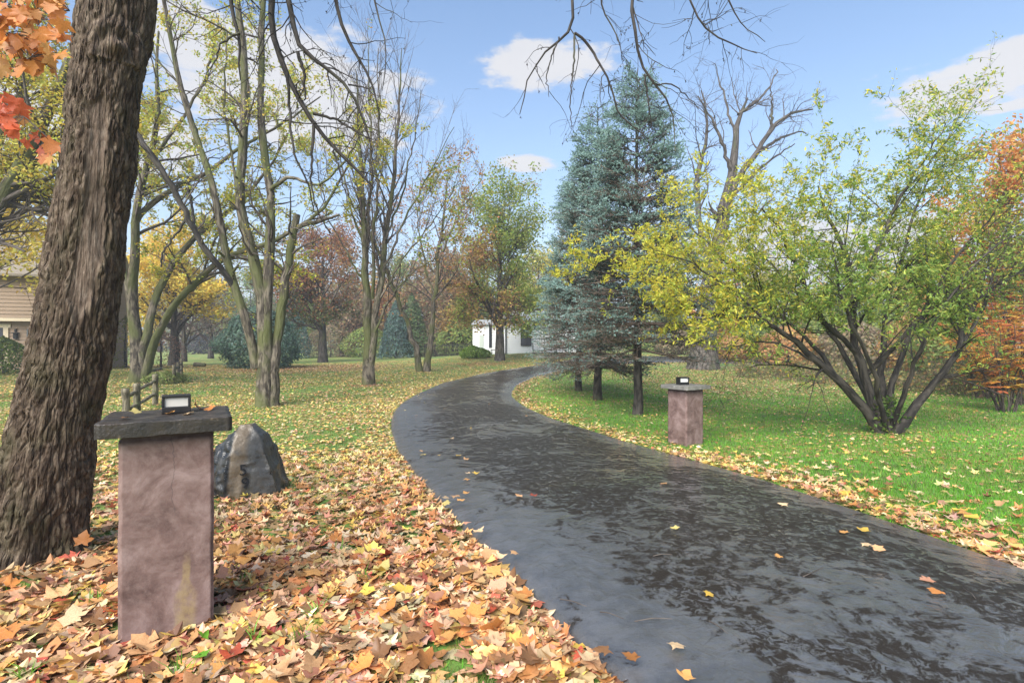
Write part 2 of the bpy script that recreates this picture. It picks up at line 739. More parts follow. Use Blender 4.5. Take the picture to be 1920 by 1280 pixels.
# ------------------------------------------------------------------ the driveway outline
LEFT = [(1, 1600), (1180, 1335), (1085, 1212), (985, 1115), (905, 1040), (835, 962), (775, 892), (742, 840), (729, 797), (741, 765), (778, 741), (832, 718),
        (900, 702), (962, 692), (1020, 684)]
RIGHT = [(1920, 1077), (1760, 1010), (1600, 957), (1420, 897), (1250, 850), (1130, 815), (1032, 785), (978, 760), (958, 742), (966, 724),
         (1000, 707), (1050, 694)]


def smooth_line(p, n, it=3):
    p = np.asarray(p, float)
    c = np.concatenate([[0], np.cumsum(np.linalg.norm(np.diff(p, axis=0), axis=1))])
    t = np.linspace(0, c[-1], n)
    q = np.stack([np.interp(t, c, p[:, k]) for k in range(2)], 1)
    for _ in range(it):
        q[1:-1] = .25 * q[:-2] + .5 * q[1:-1] + .25 * q[2:]
    return q


lw = [G(*q)[:2] for q in LEFT[1:]]
rw = [G(*q)[:2] for q in RIGHT]
lw = [(3.4, -2.8), (1.9, -.2), (1.15, 1.1)] + lw + [(6, 41.5), (13, 43.5), (22, 43)]
rw = [(7.5, -2.6), (5.2, .4), (4.1, 2.2)] + rw + [(7.5, 36.5), (13, 39), (22, 38.8)]
NR = 160
LE = smooth_line(lw, NR, 6)
RE = smooth_line(rw, NR, 6)
_poly = np.concatenate([LE, RE[::-1]])


def in_road(x, y, poly=_poly):
    x = np.asarray(x, float)
    y = np.asarray(y, float)
    ins = np.zeros(x.shape, bool)
    a = poly
    b = np.roll(poly, -1, 0)
    for (x0, y0), (x1, y1) in zip(a, b):
        if y0 == y1:
            continue
        c = ((y0 > y) != (y1 > y)) & (x < (x1 - x0) * (y - y0) / (y1 - y0) + x0)
        ins ^= c
    return ins


def dist_line(x, y, line):
    d = np.full(np.shape(x), 1e9)
    for k in range(len(line) - 1):
        a, b = line[k], line[k + 1]
        ab = b - a
        t = np.clip(((x - a[0]) * ab[0] + (y - a[1]) * ab[1]) / (ab @ ab), 0, 1)
        d = np.minimum(d, np.hypot(x - a[0] - t * ab[0], y - a[1] - t * ab[1]))
    return d


def side_of(x, y):
    """negative left of the driveway, positive right of it"""
    xc = np.interp(y, (LE[:, 1] + RE[:, 1]) / 2, (LE[:, 0] + RE[:, 0]) / 2)
    return np.asarray(x) - xc


# ------------------------------------------------------------------ ground
def make_ground():
    def axis(a, b, n, k):
        u = np.linspace(-1, 1, n)
        s = np.sinh(u * k) / math.sinh(k)
        return np.where(s < 0, -s * a, s * b)
    xs = axis(-260, 260, 170, 4.9)
    ys = np.concatenate([np.linspace(-40, -1, 12), np.geomspace(1, 300, 190) - .5])
    X, Y = np.meshgrid(xs, ys)
    Z = gz(X, Y)
    nx, ny = len(xs), len(ys)
    V = np.stack([X, Y, Z], -1).reshape(-1, 3)
    i = (np.arange(ny - 1)[:, None] * nx + np.arange(nx - 1)[None]).reshape(-1)
    f = np.stack([i, i + 1, i + nx + 1, i + nx], 1)
    t = NT('lawn')
    c = t.coord()
    g1 = t.noise(c, .5, 5, .6)
    g2 = t.noise(c, 14, 4, .7)
    green = t.mix(g2, (.07, .18, .02), (.14, .25, .04))
    soil = t.mix(t.noise(c, 30, 4), (.045, .03, .018), (.1, .07, .035))
    col = t.mix(t.rng(t.noise(c, 3, 5, .65), .42, .68, 0, .8), green, soil)
    sp = t.voro(c, 12, out='Color')
    sx = t.n('ShaderNodeSeparateColor')
    t.link(sp, sx.inputs[0])
    lv = t.ramp(sx.outputs[0], [(0, (.3, .22, .07)), (.4, (.38, .26, .06)), (.7, (.3, .16, .07)), (1, (.42, .36, .14))])
    amt = t.math('MULTIPLY', t.rng(sx.outputs[1], .55, .6), t.rng(g1, .38, .6))
    col = t.mix(amt, col, lv)
    t.set(Base_Color=col, Roughness=.9, Normal=t.bump(g2, .6, .03))
    o = obj('ground', mesh_np('ground', V, [f]), t.m)
    tag(o, 'leaf strewn autumn lawn', kind='structure')


make_ground()


def make_road():
    prof = [(-.05, -.06), (0, -.015), (.035, .028), (.1, .052), (.3, .066)]       # distance in from the edge, height
    ts = [0.0] * 0
    rows = []
    W = RE - LE
    ln = np.linalg.norm(W, axis=1, keepdims=True)
    u = W / ln
    cols = []
    edge = .018 * n2(np.arange(NR) * 1.0, np.zeros(NR), .6, 9)[:, None]
    for d, h in prof:
        cols.append((LE + u * (d + edge), h))
    for k in np.linspace(.14, .86, 9):
        cols.append((LE + W * k, .066 + .05 * math.sin(math.pi * k)))
    for d, h in prof[::-1]:
        cols.append((RE - u * (d + edge), h * .75))
    V = []
    for q, h in cols:
        z = gz(q[:, 0], q[:, 1]) + h
        V.append(np.concatenate([q, z[:, None]], 1))
    V = np.stack(V, 1)
    C = V.shape[1]
    across = np.array([0, 0, .01, .04, .1] + list(np.linspace(.14, .86, 9)) + [.9, .96, .99, 1, 1])
    # finer lengthwise
    n3 = 700
    tt = np.linspace(0, NR - 1.001, n3)
    i = tt.astype(int)
    a = (tt - i)[:, None, None]
    V = V[i] * (1 - a) + V[i + 1] * a
    V[:, :, 2] += .004 * n2(V[:, :, 0], V[:, :, 1], 1.2, 5)
    i = (np.arange(n3 - 1)[:, None] * C + np.arange(C - 1)[None]).reshape(-1)
    f = np.stack([i, i + 1, i + C + 1, i + C], 1)
    t = NT('wet_asphalt')
    c = t.coord()
    grain = t.noise(c, 160, 3, .7)
    warp = t.n('ShaderNodeVectorMath', operation='MULTIPLY_ADD')
    t.link(t.noise(c, 1.6, 3, .5, out='Color'), warp.inputs[0])
    warp.inputs[1].default_value = (.5, .5, 0)
    t.link(c, warp.inputs[2])
    mid = t.noise(warp.outputs[0], 4.4, 9, .72, .5)
    big = t.noise(c, .5, 4, .55, .4)
    ac = t.n('ShaderNodeAttribute', attribute_name='across').outputs['Fac']
    rim = t.math('MULTIPLY', t.rng(ac, .04, .34), t.rng(ac, .99, .74))
    lvl = t.math('ADD', t.math('ADD', t.math('MULTIPLY', mid, .75), t.math('MULTIPLY', big, .45)), t.math('MULTIPLY', rim, .16))
    dark = t.math('MULTIPLY', t.rng(lvl, .668, .73), t.rng(t.noise(c, 15, 7, .74, 1.), .38, .52))   # film-free wet spots, painted dark to stand for tree reflections
    dry = t.rng(t.math('ADD', rim, t.math('MULTIPLY', t.math('SUBTRACT', mid, .5), 2.6)), .85, .1, 0, .8)
    damp_refl = t.mix(grain, (.009, .0072, .0055), (.034, .027, .021))
    col = t.mix(dark, t.mix(t.rng(t.noise(c, 5, 6, .7), .35, .65), t.mix(grain, (.026, .026, .027), (.07, .07, .073)), t.mix(grain, (.045, .045, .048), (.125, .125, .13))), damp_refl)
    col = t.mix(t.math('MULTIPLY', dry, t.rng(t.voro(c, 190), 0, .12, .4, 0)), col, (.18, .18, .18))
    t.set(Base_Color=col, Roughness=.5)
    b1 = t.bump(t.math('ADD', grain, t.math('MULTIPLY', t.noise(c, 420, 2), .6)), .8, .006)
    t.link(b1, t.p.inputs['Normal'])
    t.link(t.rng(dark, 0, 1, 1.0, .05), t.p.inputs['Coat Weight'])
    t.link(t.rng(dark, 0, 1, .5, .15), t.p.inputs['Specular IOR Level'])
    t.link(t.rng(dry, 0, .8, .05, .2, False), t.p.inputs['Coat Roughness'])
    t.p.inputs['Coat IOR'].default_value = 1.85
    rip = t.math('ADD', t.noise(c, 6, 5, .62, .8), t.math('MULTIPLY', t.noise(c, 34, 3, .6), .12))
    b2 = t.bump(t.math('ADD', rip, t.math('MULTIPLY', grain, .05)), 1., .022)
    t.link(b2, t.p.inputs['Coat Normal'])
    o = obj('driveway', mesh_np('driveway', V.reshape(-1, 3), [f], True, {'across': ('FLOAT', np.tile(across, n3))}), t.m)
    tag(o, 'wet black asphalt driveway curving away across the lawn', kind='structure')


make_road()


def road_z(x, y):
    return gz(x, y) + .075


# ------------------------------------------------------------------ haze
# (added at the end of the structure, see make_haze)

# ------------------------------------------------------------------ houses
M_SIDING = plain('tan_clapboard', (.3, .215, .15), .6, .08, 2)
M_TRIM = plain('cream_trim', (.62, .52, .38), .5, .05, 3)
M_WHITE = plain('white_clapboard', (.78, .79, .8), .5, .04, 2)
M_BLACK = plain('black_metal', (.012, .012, .013), .4, .2, 20)
M_ROOF = plain('grey_shingle', (.09, .085, .08), .85, .25, 18)
M_GREYDOOR = plain('grey_door', (.14, .15, .16), .4, .1, 4)


def glass_mat():
    t = NT('window_glass')
    t.set(Base_Color=(.03, .034, .04), Roughness=.06)
    t.p.inputs['Specular IOR Level'].default_value = .8
    return t.m


M_GLASS = glass_mat()


def clapboards(mb, x0, x1, z0, z1, y, pitch, holes=(), th=.036):
    """lapped boards on a wall facing -y, leaving out holes (x0,x1,z0,z1)"""
    z = z0
    while z < z1 - .01:
        zt = min(z + pitch, z1)
        cuts = [(x0, x1)]
        for hx0, hx1, hz0, hz1 in holes:
            if hz0 < (z + zt) / 2 < hz1:
                nxt = []
                for a, b in cuts:
                    if hx0 > a:
                        nxt.append((a, min(b, hx0)))
                    if hx1 < b:
                        nxt.append((max(a, hx1), b))
                cuts = [(a, b) for a, b in nxt if b - a > .01]
        for a, b in cuts:
            mb.add([(a, y - th, z), (b, y - th, z), (b, y - .004, zt + .012), (a, y - .004, zt + .012), (a, y, z), (b, y, z)],
                   [(0, 1, 2, 3), (4, 5, 1, 0), (0, 3, 4), (1, 5, 2)])
        z = zt


def left_house():
    # local frame: front wall on y=0 facing -y, corner at x=0, house runs to -x and +y
    corner = gp(170, 30.)
    rz = math.radians(22)
    t = thing('house', 'tan clapboard two storey house behind the big leaning trunk', 'house', tuple(corner), rz=rz)
    W, Dp, H = 11.0, 7.0, 5.5
    jz = 2.72
    mb = MB()
    mb.box(-W, .35, -.3, -.03, Dp, H)
    mb.box(-W, -.05, jz, -.03, .345, H)
    # gable over the right hand wall
    mb.add([(-.03, -.05, H), (-.03, Dp, H), (-.03, Dp / 2, H + 2.9), (-W, -.05, H), (-W, Dp, H), (-W, Dp / 2, H + 2.9)],
           [(0, 1, 2), (5, 4, 3), (0, 2, 5, 3), (1, 4, 5, 2), (0, 3, 4, 1)])
    mb.build('wall', M_SIDING, t)
    sd = MB()
    win = (-5.3, -3.72, .35, 2.35)
    door = (-2.95, -1.8, .1, 2.3)
    clapboards(sd, -W, 0, jz + .16, H, -.06, .2)
    clapboards(sd, -W, 0, -.1, jz - .05, .34, .2, [win, door])
    n0 = len(sd.v)
    clapboards(sd, .352, Dp, -.1, H, -.002, .2)
    zz = H
    while zz < H + 2.7:
        k = (zz - H) / 2.9
        clapboards(sd, .05 + k * Dp / 2, Dp - k * Dp / 2, zz, zz + .2, -.002, .2)
        zz += .2
    for k in range(n0, len(sd.v)):          # turn these boards onto the right hand wall
        x, y, z = sd.v[k]
        sd.v[k] = (-y, x, z)
    o = sd.build('siding', M_SIDING, t)
    o['kind'] = 'stuff'
    MB().box(-W, -.1, jz - .02, .02, .1, jz + .15).build('jetty_board', M_TRIM, t)
    MB().box(-.06, .25, -.1, .035, .345, jz - .03).box(-.06, -.12, jz + .16, .035, -.07, H - .1).build('corner_board', M_TRIM, t)
    rk = MB()
    for s in (0, 1):
        ya, yb = (Dp / 2, -.55) if s == 0 else (Dp / 2, Dp + .55)
        za, zb = H + 2.95, H - .42
        rk.bar((.3, ya, za), (.3, yb, zb), .06, .26, (1, 0, 0))
    rk.build('rake_board', M_TRIM, t)
    rf = MB()
    for s in (0, 1):
        yb = -.6 if s == 0 else Dp + .6
        rf.add([(.38, Dp / 2, H + 3.15), (.38, yb, H - .3), (-W - .3, yb, H - .3), (-W - .3, Dp / 2, H + 3.15),
                (.38, Dp / 2, H + 3.03), (.38, yb, H - .42), (-W - .3, yb, H - .42), (-W - .3, Dp / 2, H + 3.03)],
               [(0, 1, 2, 3), (7, 6, 5, 4), (0, 4, 5, 1), (1, 5, 6, 2), (2, 6, 7, 3)])
    rf.build('roof', plain('tan_shingle', (.2, .17, .135), .85, .2, 18), t)
    wf = MB()
    x0, x1, z0, z1 = win
    for a in ((x0, z0, x0 + .22, z1), (x1 - .22, z0, x1, z1), (x0 + .22, z0, x1 - .22, z0 + .14), (x0 - .1, z1, x1 + .1, z1 + .2)):
        wf.box(a[0], .26, a[1], a[2], .345, a[3])
    w = wf.build('window', M_TRIM, t, .01)
    MB().box(x0 + .22, .3, z0 + .14, x1 - .22, .33, z1).build('pane', M_GLASS, w)
    d = MB().box(door[0], .29, door[2], door[1], .345, door[3]).build('door', M_GREYDOOR, t)
    MB().box(door[0] + .2, .27, .4, door[1] - .2, .286, 2.15).build('pane', M_GLASS, d)
    lp = MB()
    lp.box(-3.51, .2, 1.75, -3.33, .34, 2.05).prism([(-3.56, .15), (-3.28, .15), (-3.28, .33), (-3.56, .33)], 2.05, 2.1)
    lp.box(-3.46, .24, 2.1, -3.38, .34, 2.3)
    lp.build('wall_lantern', M_BLACK, t, .02)
    for yy in (3.4,):
        MB().box(.0, yy, .7, .05, yy + .8, 2.0).build('side_window', M_GLASS, t)
    return t


left_house()


def white_house():
    c = G(952, 661)
    c[1] = 47.0
    c[0] = (947 - 960) / F * c[1]
    zb = float(gz(c[0], c[1]))
    rz = math.radians(-4)
    t = thing('house', 'white clapboard house at the end of the driveway, partly hidden by trees', 'house', (c[0], c[1], zb), rz=rz)
    H = 3.05
    MB().box(0.0, .03, -.8, 6.6, 9, H).box(-3.0, .9, -.9, -.003, 8, 2.6).build('wall', M_WHITE, t)
    sd = MB()
    arch = (1.42, 2.3, .75, 2.3)
    clapboards(sd, 0, 6.6, -.5, H, .025, .2, [arch])
    clapboards(sd, -3.0, 0, -.7, 2.6, .895, .2, [(-1.52, -1.26, .55, 2.7)])
    sd.build('siding', M_WHITE, t)['kind'] = 'stuff'
    rf = MB()
    rf.add([(-.4, -.5, H - .1), (7.0, -.5, H - .1), (7.0, 4.5, H + 1.0), (-.4, 4.5, H + 1.0), (-.4, 9.5, H - .1), (7.0, 9.5, H - .1)],
           [(0, 1, 2, 3), (3, 2, 5, 4), (0, 3, 4), (1, 5, 2)])
    rf.add([(-3.2, .6, 2.6), (-.04, .6, 2.6), (-.04, 4.4, 3.2), (-3.2, 4.4, 3.2), (-.04, 8.2, 2.6), (-3.2, 8.2, 2.6)], [(0, 1, 2, 3), (3, 2, 4, 5), (0, 3, 5)])
    rf.build('roof', plain('pale_shingle', (.3, .31, .31), .8, .15, 18), t)
    # arched window
    x0, x1, z0, z1 = arch
    cx, r = (x0 + x1) / 2, (x1 - x0) / 2
    pts = [(x0, z0), (x1, z0)] + [(cx + r * math.cos(a), z1 + .62 * r * math.sin(a)) for a in np.linspace(0, math.pi, 9)]
    gl = MB()
    M = Matrix(((1, 0, 0, 0), (0, 0, 1, 0), (0, 1, 0, 0), (0, 0, 0, 1)))
    gl.prism(pts, -.03, .02, M)
    w = gl.build('arched_window', M_GLASS, t)
    fr = MB()
    for k in range(len(pts)):
        a, b = pts[k], pts[(k + 1) % len(pts)]
        fr.bar((a[0], -.045, a[1]), (b[0], -.045, b[1]), .06, .08, (0, 1, 0))
    fr.box(cx - .02, -.05, z0, cx + .02, -.032, z1 + .2).box(x0, -.05, 1.5, x1, -.032, 1.54)
    fr.build('frame', M_BLACK, w)
    MB().box(-1.52, .84, .55, -1.26, .893, 2.7).build('narrow_window', M_GLASS, t)
    MB().box(.02, -.1, -.5, .12, .002, H).build('downspout', M_BLACK, t)
    MB().box(-2.4, .85, -.6, -2.0, .893, 1.7).build('side_door', plain('sage_door', (.5, .55, .5)), t)
    dk = MB().box(2.45, -1.6, -.3, 5.6, -.01, .18).build('porch', plain('porch_deck', (.12, .11, .1)), t)
    pr = MB()
    for x in (2.5, 3.5, 4.5, 5.5):
        pr.box(x - .035, -1.55, .18, x + .035, -1.48, 1.35)
    pr.box(2.5, -1.54, 1.28, 5.5, -1.49, 1.34).box(2.5, -1.54, .32, 5.5, -1.49, .38)
    pr.build('railing', M_BLACK, dk)
    ln = MB().box(2.55, -.22, 2.2, 2.95, -.01, 2.6).prism([(2.45, -.3), (3.05, -.3), (2.9, -.02), (2.6, -.02)], 2.6, 2.72)
    ln.build('wall_lantern', M_BLACK, t, .04)
    # bench by the wall
    b = (c[0] - .65, c[1] - .5)
    bz = float(gz(*b))
    bt = thing('garden_bench', 'small dark bench against the white house wall', 'bench', (b[0], b[1], bz))
    MB().box(-.6, -.2, .4, .6, .2, .45).build('seat', M_BLACK, bt)
    for sx in (-.5, .5):
        MB().box(sx - .03, -.18, -.05, sx + .03, .18, .4).build('leg', M_BLACK, bt)


white_house()


def iron_fence():
    pts = [G(806, 665), G(838, 665), G(882, 664)]
    a, b = pts[0], pts[-1]
    a = np.array([-8.2, 50., 0])
    b = np.array([-3.9, 48.5, 0])
    t = thing('iron_fence', 'low black iron picket fence left of the white house', 'fence', (a[0], a[1], float(gz(a[0], a[1]))))
    n = 36
    for k in range(n + 1):
        q = a + (b - a) * k / n
        z = float(gz(q[0], q[1]))
        w = .05 if k % 9 == 0 else .028
        MB().box(q[0] - a[0] - w / 2, q[1] - a[1] - w / 2, z - t.location.z - .05, q[0] - a[0] + w / 2, q[1] - a[1] + w / 2, z - t.location.z + 1.15 + (.1 if k % 9 == 0 else 0)).build(
            'post' if k % 9 == 0 else 'picket', M_BLACK, t)
    for h in (.15, 1.05):
        za, zb = float(gz(a[0], a[1])) - t.location.z, float(gz(b[0], b[1])) - t.location.z
        MB().bar((0, .03, za + h), (b[0] - a[0], b[1] - a[1] + .03, zb + h), .03, .05).build('rail', M_BLACK, t)


iron_fence()

# ------------------------------------------------------------------ split rail fences
M_OLDWOOD = bark_mat('weathered_wood', (.07, .06, .04), (.2, .175, .12), (.1, .12, .05), .4, scale=22)


def rough_bar(name, a, b, w, h, parent, n=10):
    a, b = np.asarray(a, float), np.asarray(b, float)
    q = a + (b - a) * np.linspace(0, 1, n)[:, None]
    q += rng.normal(0, .006, q.shape)
    tb = Tubes().add(q, np.full(n, (w + h) / 4) * (1 + rng.normal(0, .05, n)))
    q2 = np.concatenate([q[:1], q, q[-1:]])
    r = np.concatenate([[.001], np.full(n, (w + h) / 4) * (1 + rng.normal(0, .06, n)), [.001]])
    tb = Tubes().add(q2, r)
    return obj(name, tb.mesh(name, 7, .08), M_OLDWOOD, parent)


def rail_fence(label, posts, rails, heights, w=.14):
    base = posts[0]
    t = thing('split_rail_fence', label, 'fence', tuple(base), 'split rail fences on the left lawn')
    top = []
    for p, h in zip(posts, heights):
        q = p - base
        rough_bar('post', q + [0, 0, -.1], q + [0, 0, h], w, w, t)
    for i, j, fr in rails:
        for k in fr:
            a = posts[i] - base + np.array([0, 0, heights[i] * k])
            b = posts[j] - base + np.array([0, 0, heights[j] * k])
            e = (b - a) * .04
            rough_bar('rail', a - e, b + e, .09, .1, t)


p1, p2, p3 = G(236, 792), G(256, 780), G(291, 759)
rail_fence('weathered split rail fence with two rails just behind the near pillar', [p1, p2, p3], [(0, 1, (.35, .75)), (1, 2, (.36, .78))],
           [.8, .85, .93], .17)
q1, q2, q3 = G(326, 719), G(334, 711), G(340, 704)
rail_fence('far split rail fence with three short posts in the lawn', [q1, q2, q3], [(0, 1, (.4, .75)), (1, 2, (.4, .75))], [.85, .85, .9], .16)

# ------------------------------------------------------------------ gate pillars


def stucco_mat(name, stained):
    t = NT(name)
    c = t.coord()
    n1 = t.noise(c, 4, 7, .68, .5)
    n2_ = t.noise(c, 24, 5, .65)
    col = t.ramp(n1, [(.36, (.085, .05, .044)), (.5, (.15, .095, .084)), (.64, (.24, .17, .157))])
    col = t.mix(t.rng(n2_, .4, .75, 0, .35), col, (.27, .2, .18))
    # rust and lime stain running down the front, low on the right
    sep = t.n('ShaderNodeSeparateXYZ')
    t.link(c, sep.inputs[0])
    wx = t.math('ADD', sep.outputs[0], t.math('MULTIPLY', t.math('SUBTRACT', n1, .5), .05))
    wid = t.rng(sep.outputs[2], .2, .3, .056, .02)
    dx = t.math('DIVIDE', t.math('ABSOLUTE', t.math('SUBTRACT', wx, .085)), wid)
    st = t.math('MULTIPLY', t.rng(dx, .5, 1.15, 1, 0), t.rng(sep.outputs[2], .33, .48, 1, 0))
    st = t.math('MULTIPLY', st, t.rng(sep.outputs[1], -.1, 0, 1, 0))
    st = t.math('MULTIPLY', st, t.rng(n2_, .3, .6, .25, 1))
    if stained:
        col = t.mix(t.math('MULTIPLY', st, .7), col, t.mix(n1, (.17, .105, .03), (.34, .27, .15)))
    # hairline crack
    cr = t.math('ABSOLUTE', t.math('SUBTRACT', t.math('ADD', sep.outputs[0], t.math('MULTIPLY', t.noise(c, 9, 3), .09)), .075))
    ck = t.math('MULTIPLY', t.rng(cr, .001, .004, 1, 0), t.rng(sep.outputs[2], .62, .7))
    if stained:
        col = t.mix(t.math('MULTIPLY', ck, .45), col, (.05, .04, .04))
    t.set(Base_Color=col, Roughness=.75, Normal=t.bump(t.math('ADD', n1, t.math('MULTIPLY', n2_, .4)), .5, .012))
    t.p.inputs['Specular IOR Level'].default_value = .3
    return t.m


def slab_mat(name, a, b, c_):
    t = NT(name)
    c = t.coord()
    n1 = t.noise(c, 7, 6, .65)
    n2_ = t.noise(c, 60, 4)
    col = t.mix(t.rng(n1, .35, .65), a, b)
    col = t.mix(t.rng(t.noise(c, 18, 5), .6, .72, 0, .8), col, c_)
    t.set(Base_Color=col, Roughness=t.rng(n1, .35, .7, .6, .32), Normal=t.bump(t.math('ADD', n1, n2_), .5, .008))
    return t.m


M_STUCCO = stucco_mat('stained_stucco', True)
M_STUCCO2 = stucco_mat('brown_stucco', False)
M_SLAB = slab_mat('dark_wet_slab', (.012, .01, .008), (.04, .031, .025), (.13, .1, .07))
M_SLAB2 = slab_mat('grey_slab', (.13, .125, .115), (.22, .21, .19), (.3, .29, .26))


def rough_box(x0, x1, y0, y1, z0, z1, n, amp, seed, round_=.012, taper_=0.):
    """a box cut fine, with worn edges and an uneven face"""
    import bmesh
    bm = bmesh.new()
    bmesh.ops.create_cube(bm, size=1)
    bmesh.ops.bevel(bm, geom=list(bm.edges), offset=.0001 + round_ / max(x1 - x0, .1), segments=2, affect='EDGES')
    bmesh.ops.subdivide_edges(bm, edges=[e for e in bm.edges if e.calc_length() > .3], cuts=n, use_grid_fill=True)
    me = bpy.data.meshes.new('box')
    bm.to_mesh(me)
    bm.free()
    co = np.zeros(len(me.vertices) * 3)
    me.vertices.foreach_get('co', co)
    co = co.reshape(-1, 3) + .5
    k = 1 - taper_ * co[:, 2:3]
    cc = np.array([x0, y0, z0]) + co * np.array([x1 - x0, y1 - y0, z1 - z0])
    cc[:, :2] *= k
    d = norm(co - .5)
    cc += d * (amp * fbm(cc * 9 + seed, 4))[:, None]
    me.vertices.foreach_set('co', cc.ravel())
    me.polygons.foreach_set('use_smooth', np.ones(len(me.polygons), bool))
    me.update()
    return me


def lamp(label, loc, rz, s=1.0, lens=(.5, .48, .44)):
    t = thing('pillar_lamp', label, 'lamp', loc, 'box lamps on the gate pillars', rz)
    w, d, h = .145 * s, .1 * s, .105 * s
    mb = MB()
    mb.box(-w / 2, -d / 2, 0, w / 2, d / 2, .038 * s)
    mb.box(-w / 2, -d / 2, h - .014 * s, w / 2, d / 2, h)
    for sx in (-1, 1):
        mb.box(sx * w / 2 - (.014 * s if sx > 0 else 0), -d / 2, .038 * s, sx * w / 2 + (.014 * s if sx < 0 else 0), d / 2, h - .014 * s)
    mb.build('housing', M_BLACK, t, .004)
    t2 = plain('lens_' + str(round(s * 100)), lens, .35, .1, 30)
    MB().box(-w / 2 + .015 * s, -d / 2 + .012 * s, .039 * s, w / 2 - .015 * s, d / 2 - .006, h - .015 * s).build('lens', t2, t)
    return t


# near pillar, turned so that its front looks at the camera
pc = np.array([-1.97, 3.07])
YAW = math.radians(30)
pz = float(gz(*pc))
HP = 1.6 - .418 - pz                    # top of the slab
pn = thing('gate_pillar', 'near mauve stucco pillar with a dark stone slab on top, left of the driveway', 'pillar', (pc[0], pc[1], pz), 'stucco gate pillars', YAW)
obj('shaft', rough_box(-.218, .218, -.218, .218, -.1, HP - .075, 40, .003, 1, .012), M_STUCCO, pn)
obj('cap', rough_box(-.305, .305, -.3, .3, HP - .075, HP, 40, .0035, 5, .01), M_SLAB, pn)
lo = Matrix.Rotation(YAW, 3, 'Z') @ Vector((.03, .06, 0))
lamp('small black box lamp with a dull lens on the near pillar slab', (pc[0] + lo.x, pc[1] + lo.y, pz + HP + .001), YAW + .04)
# far pillar
fb = G(1285, 832)
fd = fb[:2]
FH = EYE - (721 - 640) / F * fd[1] - fb[2]
pf = thing('gate_pillar', 'far brown stucco pillar with a grey slab on the lawn right of the driveway', 'pillar', tuple(fb), 'stucco gate pillars', math.radians(25 - 18))
sp_ = .5 * fd[1] / 10.
RY = math.radians(25 - 18 + 10)
pf.rotation_euler = (0, 0, math.radians(30))
obj('shaft', rough_box(-.225, .225, -.225, .225, -.1, FH - .07, 24, .003, 7, .012), M_STUCCO2, pf)
obj('cap', rough_box(-.32, .32, -.32, .32, FH - .07, FH, 24, .004, 9, .012), M_SLAB2, pf)
lamp('small box lamp with a pale lens on the far pillar slab', (fb[0] - .05, fb[1], fb[2] + FH + .001), math.radians(12), 1.35, (.7, .7, .66))

# ------------------------------------------------------------------ boulder with the house number


